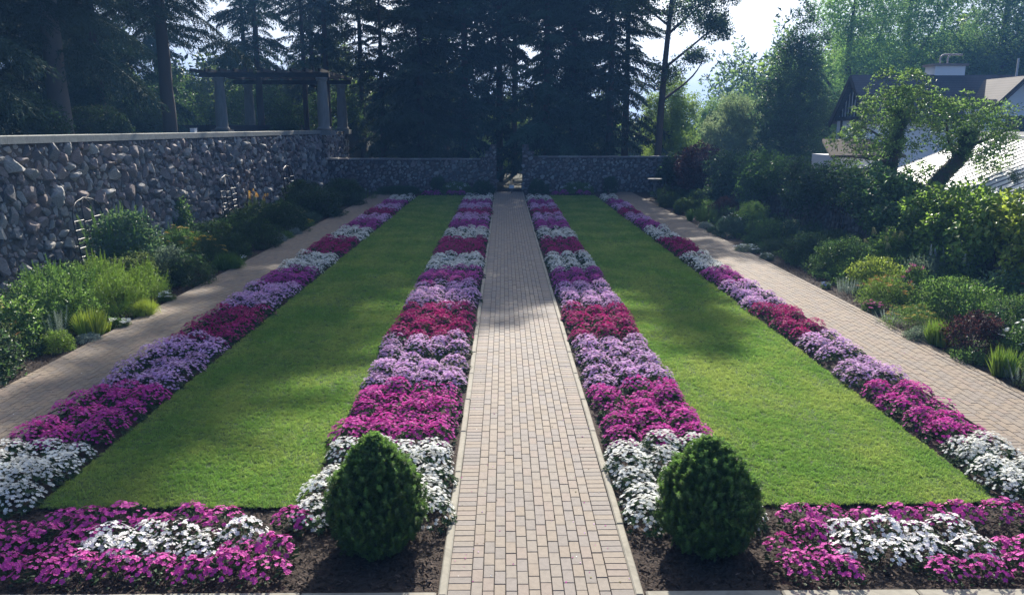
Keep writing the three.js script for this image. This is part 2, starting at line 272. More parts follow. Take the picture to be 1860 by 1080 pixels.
function stoneFace(wall, A, B, hgt, thick, sizes, single, low, relief = 0.75, tint = 1) {  // A, B: ends of the face at its foot, the face to the right of A->B
  const d = B.clone().sub(A), len = d.length(); d.normalize(); const n = V(-d.z, 0, d.x), ang = Math.atan2(-d.z, d.x);
  const core = box(0, len, -0.3, hgt, -thick, relief > 0.8 ? 0.015 : 0); uvFlat(core); const c = mesh('wall_core', core, mortar, wall); c.position.copy(A); c.rotation.y = ang;
  const st = packStones(len, hgt, sizes).map((s) => { const p = A.clone().addScaledVector(d, s.x); p.y += s.y; return { ...s, p, k: inFrame(p.x, p.y, p.z) ? s.r / p.distanceTo(camera.position) : s.r * 1e-4 }; }).sort((a, b) => b.k - a.k);
  const sets = (low ? rocksLow : rocks).map(() => [[], []]);
  st.forEach((s, i) => {
    const k = Math.floor(R(0, sets.length)), m = M4(s.p.x, s.p.y, s.p.z, 0, ang + R(-0.25, 0.25), R(-0.35, 0.35), s.r * R(0.9, 1.35), s.r * R(0.82, 1.2), s.r * relief * R(0.6, 1.2)), t = Math.floor(R(0, rockTones.length));
    if (i < single) { const o = mesh(numbered('stone'), rocks[k % rocks.length], rockMats[t], wall); m.decompose(o.position, o.quaternion, o.scale); }
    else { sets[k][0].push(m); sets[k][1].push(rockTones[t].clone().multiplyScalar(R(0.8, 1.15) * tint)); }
  });
  sets.forEach(([m, cl], k) => m.length && copies(numbered('stonework'), (low ? rocksLow : rocks)[k], rockAny, m, cl, wall));
  return { d, n, ang, len };
}
const WA = V(-12.35, 0, -9.5), WB = V(-10.9, 0, -46.6);                     // the tall wall on one side
const wallX = (z) => lerp(WA.x, WB.x, (z - WA.z) / (WB.z - WA.z));
{
  const w = thing('stone_wall', 'tall fieldstone retaining wall with a pale concrete coping, trees above it', 'wall');
  const f = stoneFace(w, WA, WB, 3.5, 0.6, [[0.19, 0.27, 12], [0.13, 0.19, 80], [0.085, 0.13, 260], [0.045, 0.085, 500]], 300, false, 0.95);
  for (let s = 0; s < f.len - 0.3; s += 1.8) { const l = Math.min(1.8, f.len - s), g = slab(l - 0.006, 0.19, 0.72, 0.012); uvFlat(g, 1, R(0, 3), R(0, 3)); const m = mesh(numbered('coping_stone'), g, coping, w); const p = WA.clone().addScaledVector(f.d, s + l / 2).addScaledVector(f.n, -0.27); m.position.set(p.x, 3.5, p.z); m.rotation.y = f.ang; }
  stoneFace(w, V(-10.9, 0, -46.6), V(-11.0, 0, -54.2), 3.6, 0.8, [[0.13, 0.2, 40], [0.07, 0.12, 120]], 0, true, 0.6);
}
const BACK = [[0.10, 0.16, 70], [0.07, 0.10, 130], [0.045, 0.07, 100]];
// the far wall's stones are flatter and greyer
for (const [x0, x1, side] of [[-10.9, -0.75, 'between the tall fieldstone wall and the open gateway'], [0.83, 10.6, 'between the open gateway and the vine covered wall']]) {
  const w = thing('garden_wall', 'low shaded rubble wall at the far end, ' + side, 'wall');
  const ends = x0 < 0 ? [x0, x1 - 0.95] : [x0 + 0.95, x1];
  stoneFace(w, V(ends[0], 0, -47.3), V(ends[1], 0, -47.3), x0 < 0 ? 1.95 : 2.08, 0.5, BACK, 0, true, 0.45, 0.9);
  const top = x0 < 0 ? 1.95 : 2.08;
  for (let s = ends[0]; s < ends[1] - 0.1; s += 0.62) { const l = Math.min(0.62, ends[1] - s), g = slab(l - 0.02, 0.07 + R(0, 0.03), 0.58, 0.02); uvFlat(g, 1, s, 0); const m = mesh(numbered('cap_stone'), g, rockMats[Math.floor(R(0, 3))], w); m.position.set(s + l / 2, top, -47.52); }
  // the stepped pier beside the gateway
  const pier = thing('gate_pier', x0 < 0 ? 'stepped rubble pier of the gateway, on the tall fieldstone wall\'s side' : 'stepped rubble pier of the gateway, on the house\'s side', 'pier');
  const steps = x0 < 0 ? [[x1 - 0.95, x1 - 0.66, 2.1], [x1 - 0.66, x1 - 0.36, 2.45], [x1 - 0.36, x1, 2.85]] : [[x0 + 0.66, x0 + 0.95, 2.15], [x0 + 0.36, x0 + 0.66, 2.45], [x0, x0 + 0.36, 2.85]];
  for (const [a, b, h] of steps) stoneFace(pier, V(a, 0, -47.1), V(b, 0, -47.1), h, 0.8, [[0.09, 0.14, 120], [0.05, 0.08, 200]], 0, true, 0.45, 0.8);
}
const RA = V(10.6, 0, -47.3), RB = V(11.75, 0, -9.5), rightX = (z) => lerp(RA.x, RB.x, (z - RA.z) / (RB.z - RA.z));
{
  const w = thing('boundary_wall', 'dark shaded rubble wall behind the border, mostly hidden by vines', 'wall');
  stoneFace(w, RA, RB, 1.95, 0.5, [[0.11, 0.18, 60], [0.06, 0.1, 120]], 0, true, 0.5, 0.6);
}
{
  const t = new THREE.PlaneGeometry(80, 74, 40, 37); t.rotateX(-Math.PI / 2); t.translate(-51.6, 3.45, -44.5);
  const p = t.attributes.position; for (let i = 0; i < p.count; i++) { if (p.getX(i) > -12) p.setX(i, wallX(Math.max(-46.6, p.getZ(i))) - 0.55); p.setY(i, 3.45 + 0.05 * N(p.getX(i) * 0.5, 3, p.getZ(i) * 0.5)); if (p.getZ(i) < -54 && p.getX(i) > -13) p.setX(i, -11.6); }
  t.computeVertexNormals(); uvFlat(t); structure(mesh('terrace', t, groundMat), 'terrace');
  const e = box(-80, -11.7, -0.1, 3.4, -81.5, -54.3); structure(mesh('terrace_bank', uvFlat(e), groundMat), 'terrace_bank');
}

// ------------------------------------------------------------------ bedding flowers
function blossom(r, cup = 0.15) {                                           // five rounded petals
  const b = new MB();
  for (let k = 0; k < 5; k++) {
    const a = k / 5 * 6.2832 + R(-0.08, 0.08), q = (rr, da, y) => V(Math.cos(a + da) * rr, y, Math.sin(a + da) * rr), tw = R(-0.1, 0.1) * r;
    const c = V(0, 0, 0), p1 = q(r * 0.72, -0.56, r * cup - tw), p2 = q(r, -0.28, r * cup * 0.6 - tw), p3 = q(r, 0.28, r * cup * 0.6 + tw), p4 = q(r * 0.72, 0.56, r * cup + tw);
    b.tri(c, p2, p1); b.tri(c, p3, p2); b.tri(c, p4, p3);
  }
  return b.geo();
}
const blossoms = [blossom(0.026), blossom(0.026, 0.3)];
const bedLeaf = (() => { const b = new MB(); for (let i = 0; i < 6; i++) { const a = i * 1.05 + R(-0.2, 0.2), d = V(Math.cos(a), R(0.1, 0.7), Math.sin(a)).normalize(); b.leaf(V(0, 0, 0), d, V(-Math.sin(a), 0, Math.cos(a)), R(0.05, 0.075), R(0.024, 0.034), 0.2); } return b.geo(); })();
const TONES = {
  white: [C(0.92, 0.93, 0.89), C(0.89, 0.90, 0.87)], magenta: [C(0.70, 0.055, 0.46), C(0.76, 0.11, 0.50), C(0.60, 0.035, 0.42)], lavender: [C(0.80, 0.52, 0.82), C(0.86, 0.62, 0.86), C(0.74, 0.46, 0.80)],
  crimson: [C(0.50, 0.014, 0.20), C(0.58, 0.025, 0.25), C(0.40, 0.012, 0.20)], purple: [C(0.56, 0.09, 0.46), C(0.62, 0.13, 0.48), C(0.50, 0.06, 0.45)],
};
const WORDS = { white: 'white', magenta: 'bright magenta', lavender: 'pale lavender', crimson: 'deep crimson', purple: 'purple magenta' };
function flowerPatch(x0, x1, za, zb, tone, label, group) {
  const patch = thing('flower_patch', label, 'flowers', group, (x0 + x1) / 2, 0, (za + zb) / 2), f = [[[], []], [[], []]], lv = [], lc = [];
  const px = Math.max(2, Math.round((x1 - x0) / 0.4)), pz = Math.max(1, Math.round((za - zb) / 0.4)), ox = (x0 + x1) / 2, oz = (za + zb) / 2;
  const far = clamp((-zb - 10) / 30), dens = lerp(185, 78, far), size = lerp(0.8, 1.14, far);
  for (let i = 0; i < px; i++) for (let j = 0; j < pz; j++) {
    const cx = lerp(x0, x1, (i + 0.5 + R(-0.13, 0.13)) / px) - ox, cz = lerp(za, zb, (j + 0.5 + R(-0.13, 0.13) + (i % 2) * 0.12) / pz) - oz, rad = R(0.22, 0.29), h = R(0.2, 0.35), lean = R(0, 6.28);
    if (rnd() < 0.03) continue; const bloom = rnd() < 0.12 ? R(0.35, 0.7) : 1, hue = R(0.9, 1.08);
    const put = (u) => { const a = R(0, 6.2832), r = Math.sqrt(u) * rad, t = r / rad; const y = h * (1 - 0.72 * t * t * t); return [V(cx + Math.cos(a) * r, y + R(-0.035, 0.02), cz + Math.sin(a) * r), V(Math.cos(a) * t * 0.75, 1, Math.sin(a) * t * 0.75)]; };
    for (let k = 0; k < dens * bloom * (rad / 0.25) * R(0.85, 1.1); k++) { const [p, n] = put(rnd()); n.add(V(R(-0.4, 0.4), 0, R(-0.6, 0.25))); const s = Math.floor(R(0, 2)); f[s][0].push(M4dir(p, n, R(0, 6.28), size * R(0.8, 1.15))); f[s][1].push(TONES[tone][Math.floor(R(0, TONES[tone].length))].clone().multiplyScalar(hue * R(0.8, 1.08))); }
    for (let k = 0; k < dens * 0.26; k++) { const u = rnd(), [p, n] = put(Math.sqrt(u)); p.y = p.y * R(0.3, 0.92) - 0.02; lv.push(M4dir(p, n, R(0, 6.28), size * R(0.8, 1.3))); lc.push(C(0.04, 0.085, 0.026).multiplyScalar(R(0.7, 1.35))); }
  }
  copies('foliage', bedLeaf, G.any, lv, lc, patch);
  f.forEach(([m, c], k) => copies(numbered('blossoms'), blossoms[k], P.any, m, c, patch));
}
{
  const Z = [-6.95, -8.8, -10.9, -13.5, -15.95, -18.4, -20.3, -22.85, -26.2, -28.8, -31.2, -33.5, -35.7, -38.0, -39.9, -42.9];
  const T = ['white', 'magenta', 'lavender', 'crimson', 'lavender', 'purple', 'white', 'crimson', 'white', 'purple', 'lavender', 'crimson', 'lavender', 'purple', 'white'];
  const ord = ['first', 'second', 'third', 'fourth', 'fifth', 'sixth', 'seventh', 'eighth', 'ninth', 'tenth', 'eleventh', 'twelfth', 'thirteenth', 'fourteenth', 'farthest'];
  const beds = [[-2.4, -0.95, 'inner bed on the stone wall side'], [0.95, 2.24, 'inner bed on the house side'], [-6.4, -5.24, 'outer bed on the stone wall side'], [4.97, 5.8, 'outer bed on the house side']];
  beds.forEach(([x0, x1, where], b) => T.forEach((t, i) => {
    const w = R(-0.12, 0.12); flowerPatch(x0, x1, Z[i] - (i ? 0.03 : b > 1 ? 0.35 : 0) + (i ? 0 : w), Z[i + 1], t, `${ord[i]} flower block in the ${where}, ${WORDS[t]} blossoms`, 'coloured blocks of bedding flowers');
  }));
  for (const [a, b, l] of [[-5.0, -4.0, 'beside the outer bed on the stone wall side'], [-3.6, -2.6, 'beside the inner bed on the stone wall side'], [2.5, 3.4, 'beside the inner bed on the house side'], [3.85, 4.8, 'beside the outer bed on the house side']])
    flowerPatch(a, b, -44.5, -45.2, 'purple', 'short purple row ending the far lawn ' + l, 'purple rows across the far lawn ends');
}
// the two corner beds in front: single plants
const plantLeaves = [], plantFlowers = [];
for (let v = 0; v < 4; v++) {
  const L = new MB(), h = 0.21 + v * 0.02, rad = 0.19;
  for (let k = 0; k < 70; k++) { const a = R(0, 6.28), t = Math.sqrt(rnd()), p = V(Math.cos(a) * t * rad, h * (1 - 0.55 * t * t) * R(0.2, 0.98), Math.sin(a) * t * rad), d = V(Math.cos(a) + R(-0.6, 0.6), R(-0.1, 0.7), Math.sin(a) + R(-0.6, 0.6)).normalize(); L.leaf(p, d, sideOf(d), R(0.05, 0.08), R(0.024, 0.034)); }
  for (let k = 0; k < 8; k++) { const a = R(0, 6.28), d = V(Math.cos(a) * 0.5, 1, Math.sin(a) * 0.5).normalize(); L.blade(V(0, 0, 0), d, sideOf(d), h * 0.85, 0.007, 0); }
  const F = [];
  for (let k = 0; k < 64; k++) { const a = R(0, 6.28), t = Math.sqrt(rnd()), p = V(Math.cos(a) * t * rad * 1.1, h * (1.06 - 0.5 * t * t) + R(-0.03, 0.012), Math.sin(a) * t * rad * 1.1), g = blossom(0.0225 * R(0.8, 1.2), R(0.05, 0.3)); g.applyMatrix4(M4dir(p, V(Math.cos(a) * t * 0.8 + R(-0.4, 0.4), 1, Math.sin(a) * t * 0.8 + R(-0.6, 0.25)), R(0, 6.28), 1)); const kk = R(0.8, 1.12), col = []; for (let i = 0; i < g.attributes.position.count; i++) col.push(kk, kk * R(0.85, 1.1), kk); g.setAttribute('color', new THREE.Float32BufferAttribute(col, 3)); F.push(g); }
  plantLeaves.push(L.geo()); plantFlowers.push(mergeGeometries(F));
}
const cornerMat = { magenta: petal(C(0.62, 0.06, 0.40)), white: petal(C(0.92, 0.93, 0.89)) }; for (const m of Object.values(cornerMat)) m.vertexColors = true;
const protos = {};
function cornerPlant(x, z, tone, label, group) {
  const v = Math.floor(R(0, 4)), key = tone + v; let o;
  if (protos[key]) { o = protos[key].clone(); o.name = numbered('flowering_plant'); scene.add(o); tag(o, label, 'flower', group); }
  else { o = protos[key] = thing('flowering_plant', label, 'flower', group); mesh('foliage', plantLeaves[v], G.flowerLeaf, o); mesh('blossoms', plantFlowers[v], cornerMat[tone], o); }
  o.position.set(x, 0, z); o.rotation.y = R(0, 6.28); const s = R(0.88, 1.15); o.scale.set(s, s * R(0.8, 1.05), s);
}
function cornerBed(x0, x1, z0, z1, w0, w1, v0, v1, where, gaps) {
  const nx = Math.round((x1 - x0) / 0.33), nz = Math.round((z0 - z1) / 0.28);
  for (let i = 0; i <= nx; i++) for (let j = 0; j <= nz; j++) {
    const x = lerp(x0, x1, i / nx) + R(-0.05, 0.05), z = lerp(z0, z1, j / nz) + R(-0.05, 0.05) , white = x > w0 && x < w1 && z < v0 && z > v1;
    if (!white && (gaps(x, z) || rnd() < 0.04)) continue;
    cornerPlant(x, z, white ? 'white' : 'magenta', white ? `white flowered plant ${j < nz / 2 ? 'nearer the kerb' : 'nearer the lawn'} in the magenta ring ${where}` : `bushy magenta plant in the ${j === 0 ? 'kerb row' : j === nz ? 'lawn row' : 'middle'} of the corner bed ${where}`, `${white ? 'white' : 'magenta'} plants of the corner bed ${where}`);
  }
}
cornerBed(-5.35, -2.45, -6.13, -6.98, -4.2, -2.78, -6.27, -6.93, 'on the stone wall side', (x, z) => (x > -2.6 && rnd() < 0.25) || (x < -4.9 && z < -6.9));
cornerBed(2.28, 5.3, -6.08, -6.96, 2.72, 4.2, -6.12, -6.86, 'on the house side', (x, z) => (x > 4.6 && z < -6.6 && rnd() < 0.4) || (x < 2.7 && rnd() < 0.2));

// ------------------------------------------------------------------ plants of the borders
const LEAF = {
  fine: clump(34, 0.09, 0.032, 0.013, 0.4), tiny: clump(30, 0.055, 0.026, 0.014, 0.3), small: clump(30, 0.11, 0.055, 0.024, 0.3), medium: clump(28, 0.16, 0.09, 0.045, 0.25),
  broad: clump(22, 0.22, 0.13, 0.095, 0.15, 0.7), shaggy: clump(26, 0.3, 0.17, 0.07, 0.1),
};
const spire = (leafL, leafW, n, spread) => { const b = new MB(); for (let i = 0; i < n; i++) { const y = 0.12 + 0.88 * Math.pow(i / n, 0.8), a = i * 2.4, l = leafL * (1.1 - 0.75 * y) * R(0.8, 1.2), d = V(Math.cos(a) * spread, 0.6 + 0.5 * y, Math.sin(a) * spread).normalize(); b.leaf(V(0, y, 0), d, V(-Math.sin(a), 0, Math.cos(a)), l, l * leafW); } b.blade(V(0, 0, 0), V(0, 1, 0), V(1, 0, 0), 1, 0.012, 0); b.blade(V(0, 0, 0), V(0, 1, 0), V(0, 0, 1), 1, 0.012, 0); return b.geo(); };
const SPIRE = { lance: spire(0.17, 0.28, 60, 1), feather: spire(0.13, 0.14, 90, 1.2), silver: spire(0.16, 0.2, 46, 0.8) };
const strap = (n, w, spread, bend) => { const b = new MB(); for (let i = 0; i < n; i++) { const a = R(0, 6.28), s = R(0.05, spread), d = V(Math.cos(a) * s, 1, Math.sin(a) * s).normalize(), o = V(Math.cos(a) * R(0, 0.16), 0, Math.sin(a) * R(0, 0.16)); b.blade(o, d, sideOf(d).setY(0).normalize(), R(0.65, 1.05), w * R(0.7, 1.1), bend * s * 1.5); } return b.geo(); };
const STRAP = { iris: strap(34, 0.055, 0.45, 0.15), grass: strap(130, 0.018, 1.1, 0.6) };
const HEAD = {
  disc: (() => { const b = new MB(); for (let i = 0; i < 22; i++) { const a = i * 2.4, r = 0.045 * Math.sqrt(i / 22), c = V(Math.cos(a) * r, 0.012 * (1 - r * r * 400), Math.sin(a) * r), d = V(Math.cos(a), 0.4, Math.sin(a)).normalize(); b.leaf(c, d, V(-Math.sin(a), 0, Math.cos(a)), 0.018, 0.016, 0.1); } return b.geo(); })(),
  daisy: (() => { const b = new MB(); for (let i = 0; i < 14; i++) { const a = i / 14 * 6.28, d = V(Math.cos(a), 0.12, Math.sin(a)).normalize(); b.leaf(V(0, 0, 0), d, V(-Math.sin(a), 0, Math.cos(a)), 0.04, 0.014, 0.05); } return b.geo(); })(),
  panicle: (() => { const b = new MB(); for (let i = 0; i < 90; i++) { const t = i / 90, a = i * 2.4, r = 0.06 * (1 - t * 0.85), d = V(Math.cos(a), 0.5, Math.sin(a)).normalize(); b.leaf(V(Math.cos(a) * r, t * 0.2, Math.sin(a) * r), d, V(-Math.sin(a), 0, Math.cos(a)), 0.028, 0.024, 0.15); } return b.geo(); })(),
  plume: (() => { const b = new MB(); for (let i = 0; i < 110; i++) { const t = i / 110, a = i * 2.4, r = 0.02 * Math.sin(Math.min(1, t * 1.3 + 0.12) * 2.9), c = V(0.07 * t * t + Math.cos(a) * r, t * 0.26, Math.sin(a) * r), d = V(Math.cos(a), 1.1, Math.sin(a)).normalize(); b.leaf(c, d, V(-Math.sin(a), 0, Math.cos(a)), 0.022, 0.012, 0.1); } return b.geo(); })(),
  ball: (() => { const g = clump(26, 0.045, 0.03, 0.026, 0.3, 0.6); g.clearGroups(); return g; })(), rose: blossom(0.045, 0.5),
};
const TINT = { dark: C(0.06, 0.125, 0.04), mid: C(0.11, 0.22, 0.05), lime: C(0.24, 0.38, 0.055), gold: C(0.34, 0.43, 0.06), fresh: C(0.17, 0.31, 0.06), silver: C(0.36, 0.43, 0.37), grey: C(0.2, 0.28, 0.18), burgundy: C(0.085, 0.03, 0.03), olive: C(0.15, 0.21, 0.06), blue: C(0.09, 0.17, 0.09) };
function plant(name, label, category, x, z, r, h, o = {}) {
  if (!o.y && name !== 'mound_plant' && name !== 'flower_cushion') { r *= 1.06; if (z < -23) h *= 0.85; }
  const t = thing(name, label, category, o.group, x, o.y ?? 0, z), m = [], c = [], tint = TINT[o.tint ?? 'mid'], form = o.form ?? 'mound';
  const shade = () => tint.clone().multiplyScalar(R(0.72, 1.3)).lerp(C(tint.g * 0.9, tint.g * 1.1, tint.b), R(0, 0.25)), top = [];
  if (form === 'mound') {
    const lf = o.leaf ?? 'small', size = { fine: 0.09, tiny: 0.055, small: 0.11, medium: 0.16, broad: 0.22, shaggy: 0.3 }[lf], n = Math.round((o.n ?? 1) * clamp(2.2 * r * (r + h) / (size * size) * 1.45, 16, 2600));
    const bumps = [0, 1, 2, 3, 4].map(() => [R(0, 6.28), R(0.75, 1.2)]);
    for (let i = 0; i < n; i++) {
      const a = R(0, 6.28), e = Math.asin(R(-0.12, 1)), q = 0.35 + 0.65 * Math.pow(rnd(), 0.4); let k = 1; for (const [b, s] of bumps) k = lerp(k, s, Math.max(0, Math.cos(a - b)) ** 4 * 0.6); k *= 1 + 0.3 * N(Math.cos(a) * 2 + x, e * 2, Math.sin(a) * 2 + z) + 0.22 * N(Math.cos(a) * 5 + x, e * 6, Math.sin(a) * 5 + z);
      const p = V(Math.cos(a) * Math.cos(e) * r * q * k, Math.max(size * 0.3, Math.pow(Math.sin(Math.max(0, e)), o.peak ?? 0.75) * (h - size * 0.5) * (0.25 + 0.75 * q) * (0.7 + 0.3 * k)), Math.sin(a) * Math.cos(e) * r * q * k);
      m.push(M4(p.x, p.y, p.z, R(-0.5, 0.5), R(0, 6.28), R(-0.5, 0.5), R(0.75, 1.2))); c.push(shade()); if (q > 0.85 && e > 0.2) top.push(p);
    }
    copies('foliage', LEAF[lf], o.gloss ? G.sprayGloss : G.spray, m, o.gloss ? null : c, t);
  } else {
    const geo = form === 'iris' ? STRAP.iris : form === 'grass' ? STRAP.grass : SPIRE[form], n = form === 'iris' || form === 'grass' ? Math.max(3, Math.round(10 * r * (o.n ?? 1) / 0.4)) : Math.round((o.n ?? 1) * 90 * r * r + 8);
    for (let i = 0; i < n; i++) {
      const a = R(0, 6.28), q = Math.sqrt(rnd()) * r * (form === 'iris' || form === 'grass' ? 0.5 : 0.85), hh = h * R(0.78, 1.05) * (1 - 0.22 * (q / r) ** 2), lean = (q / r) * (o.fan ?? 0.3);
      m.push(new THREE.Matrix4().compose(V(Math.cos(a) * q, 0, Math.sin(a) * q), new THREE.Quaternion().setFromUnitVectors(V(0, 1, 0), V(Math.cos(a) * lean, 1, Math.sin(a) * lean).normalize()).multiply(new THREE.Quaternion().setFromAxisAngle(V(0, 1, 0), R(0, 6.28))), V(hh * (o.wide ?? 0.8), hh, hh * (o.wide ?? 0.8)))); c.push(shade());
      top.push(V(Math.cos(a) * (q + lean * hh), hh, Math.sin(a) * (q + lean * hh)));
    }
    copies('foliage', geo, G.any, m, c, t);
  }
  if (o.shoots) {
    const sm = [], sc = [];
    for (let i = 0; i < o.shoots; i++) { const b = top[Math.floor(R(0, top.length))] ?? V(0, h, 0), l = R(0.28, 0.55) * Math.min(1, h), lean = V(b.x / r * 0.35 + R(-0.12, 0.12), 1, b.z / r * 0.35 + R(-0.12, 0.12)).normalize(); sm.push(M4dir(b.clone().addScaledVector(lean, -l * 0.45), lean, R(0, 6.28), l * (o.wide ?? 0.75), l)); sc.push(shade()); }
    copies('shoots', SPIRE[o.shoot ?? 'lance'], G.any, sm, sc, t);
  }
  if (o.flower) {
    const fm = [], stems = new MB(), lift = o.lift ?? 0.05;
    for (let i = 0; i < o.count; i++) {
      const b = top[Math.floor(R(0, top.length))], p = b.clone(); p.y = Math.max(p.y, h * (o.from ?? 0.5)) + R(0.2, 1) * lift; p.x += R(-0.06, 0.06); p.z += R(-0.06, 0.06);
      fm.push(M4(p.x, p.y, p.z, R(-0.35, 0.35) + (o.face ?? 0.15), R(0, 6.28), R(-0.35, 0.35), R(0.75, 1.25) * (o.size ?? 1)));
      if (lift > 0.06) stems.blade(V(b.x * 0.8, b.y * 0.4, b.z * 0.8), p.clone().sub(V(b.x * 0.8, b.y * 0.4, b.z * 0.8)).normalize(), V(1, 0, 0), p.distanceTo(V(b.x * 0.8, b.y * 0.4, b.z * 0.8)), 0.01, 0);
    }
    if (stems.p.length) mesh('stem', stems.geo(), G.mid, t).userData.kind = 'stuff';
    copies('blossoms', HEAD[o.flower], P[o.petal], fm, null, t);
  }
  return t;
}
const pl = plant;
// border under the tall stone wall, from the front to the far end
pl('shrub', 'dark green leafy shrub at the near end of the stone wall border', 'shrub', -8.75, -11.6, 0.75, 1.1, { leaf: 'medium', tint: 'dark' });
pl('shrub', 'tall leafy shrub against the stone wall, cut off by the picture edge', 'shrub', -9.75, -12.2, 0.7, 1.15, { leaf: 'medium', tint: 'dark' });
pl('hydrangea', 'hydrangea with round greenish white flower heads in the stone wall border', 'shrub', -9.2, -13.3, 0.6, 1.05, { leaf: 'medium', tint: 'fresh', flower: 'ball', petal: 'pale', count: 9, size: 1.9 });
pl('flowering_plant', 'plant with small orange blossoms beside the dark green shrub', 'flower', -8.9, -12.7, 0.35, 0.75, { leaf: 'fine', tint: 'olive', flower: 'disc', petal: 'orange', count: 7, lift: 0.08 });
pl('feathery_plant', 'broad light green feathery plant behind the silver spikes', 'plant', -9.1, -14.6, 0.7, 1.1, { leaf: 'small', tint: 'fresh', shoots: 60 });
pl('feathery_plant', 'tall feathery plant with leafy spires against the stone wall', 'plant', -9.6, -15.8, 0.75, 1.2, { leaf: 'small', tint: 'fresh', shoots: 70 });
pl('feathery_plant', 'bright yellow green feathery plant between the iris and the golden grass', 'plant', -8.62, -16.2, 0.62, 0.92, { leaf: 'fine', tint: 'lime', shoots: 90, shoot: 'feather' });
pl('feathery_plant', 'yellow green feathery plant right behind the golden grass', 'plant', -8.55, -17.3, 0.5, 0.85, { leaf: 'fine', tint: 'lime', shoots: 70, shoot: 'feather' });
pl('feathery_plant', 'yellow green feathery plant in front of the glossy shrub', 'plant', -9.5, -17.2, 0.7, 1.05, { leaf: 'fine', tint: 'lime', shoots: 100 });
pl('silver_plant', 'silver leaved spiky plant behind the round lime mound', 'plant', -8.6, -13.9, 0.2, 0.72, { form: 'silver', tint: 'silver', n: 1.5 });
pl('mound_plant', 'round lime green mound at the brick path\'s edge', 'plant', -8.28, -13.35, 0.3, 0.4, { leaf: 'tiny', tint: 'lime' });
pl('iris', 'sunlit yellow green strap leaved iris behind white flowers', 'plant', -8.2, -14.3, 0.3, 0.62, { form: 'iris', tint: 'gold', n: 1.4 });
pl('iris', 'small yellow green iris tuft next to the first white cushion', 'plant', -8.06, -14.6, 0.14, 0.34, { form: 'iris', tint: 'gold' });
pl('flower_cushion', 'low cushion of white flowers beside the small iris tuft', 'flower', -8.0, -14.95, 0.2, 0.2, { leaf: 'tiny', tint: 'mid', flower: 'rose', petal: 'white', count: 34, size: 0.8, lift: 0.03 });
pl('silver_plant', 'flat silver edging plant in front of the sunlit iris', 'plant', -8.05, -13.95, 0.24, 0.14, { leaf: 'tiny', tint: 'silver', n: 0.6 });
pl('ornamental_grass', 'golden fountain grass tuft spilling over the brick path edge', 'grass', -7.95, -16.0, 0.4, 0.52, { form: 'grass', tint: 'gold', n: 1.2 });
pl('flower_cushion', 'low cushion of white flowers behind the golden grass', 'flower', -8.02, -17.3, 0.19, 0.24, { leaf: 'tiny', tint: 'mid', flower: 'rose', petal: 'white', count: 34, size: 0.8, lift: 0.03 });
pl('shrub', 'tall glossy leaved shrub with upright tips beside the first iron trellis', 'shrub', -10.4, -20.5, 0.85, 1.75, { leaf: 'medium', gloss: true, n: 1.3, peak: 0.6 });
pl('leafy_spires', 'leafy light green shoots rising out of the glossy shrub', 'plant', -10.6, -20.4, 0.55, 1.95, { form: 'lance', tint: 'fresh', n: 0.5, wide: 0.42 });
pl('yarrow', 'yarrow with flat golden yellow heads beside the glossy shrub', 'flower', -9.85, -22.6, 0.6, 1.05, { leaf: 'small', tint: 'mid', shoots: 50, flower: 'disc', petal: 'yellow', count: 34, lift: 0.16, size: 1.25 });
pl('coreopsis', 'shaded plant dotted with small yellow flowers behind the grey green plant', 'flower', -8.9, -22.0, 0.6, 0.85, { leaf: 'fine', tint: 'dark', flower: 'disc', petal: 'yellow', count: 30, lift: 0.1, size: 1.1 });
pl('shrub', 'olive green shrub in front of the glossy shrub', 'shrub', -9.2, -18.5, 0.6, 0.95, { leaf: 'small', tint: 'olive' });
pl('shrub', 'grey green upright plant between olive shrub and yellow flowers', 'shrub', -8.75, -19.3, 0.4, 1.05, { leaf: 'small', tint: 'grey' });
pl('shrub', 'dark low shrub by the path beyond the second white cushion', 'shrub', -8.3, -19.3, 0.55, 0.8, { leaf: 'small', tint: 'dark' });
pl('ornamental_grass', 'shaded green grass clump leaning over the path', 'grass', -8.05, -21.4, 0.5, 0.7, { form: 'grass', tint: 'mid', n: 1.3 });
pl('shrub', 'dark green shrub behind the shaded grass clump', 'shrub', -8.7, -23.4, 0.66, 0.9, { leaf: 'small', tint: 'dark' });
pl('flower_cushion', 'tiny white flower tuft at the shaded path edge', 'flower', -8.1, -22.7, 0.13, 0.18, { leaf: 'tiny', tint: 'mid', flower: 'rose', petal: 'white', count: 12, size: 0.8, lift: 0.03 });
pl('climber', 'slim leafy climber column against the stone wall between two trellises', 'climber', -11.45, -26.7, 0.36, 1.75, { leaf: 'medium', tint: 'mid', peak: 0.5 });
pl('perennial', 'dark leafy perennials under the second iron trellis', 'plant', -10.3, -26.5, 0.9, 0.9, { leaf: 'small', tint: 'dark' });
pl('perennial', 'dark green perennials beside the path below the second trellis', 'plant', -8.6, -25.4, 0.8, 1.1, { leaf: 'small', tint: 'dark' });
pl('goldenrod', 'plant with mustard yellow flower sprays below the third trellis', 'flower', -11.1, -33.2, 0.55, 1.15, { form: 'lance', tint: 'olive', flower: 'panicle', petal: 'yellow', count: 16, lift: 0.2, size: 0.8 });
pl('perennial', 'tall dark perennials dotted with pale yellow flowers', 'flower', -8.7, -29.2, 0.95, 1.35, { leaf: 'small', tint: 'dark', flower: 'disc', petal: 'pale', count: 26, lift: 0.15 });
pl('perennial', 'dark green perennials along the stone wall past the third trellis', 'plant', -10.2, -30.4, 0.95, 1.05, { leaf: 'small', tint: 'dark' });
pl('perennial', 'tall dark shrubby perennials near the far end of the border', 'plant', -8.6, -34.4, 1.05, 1.55, { leaf: 'medium', tint: 'dark' });
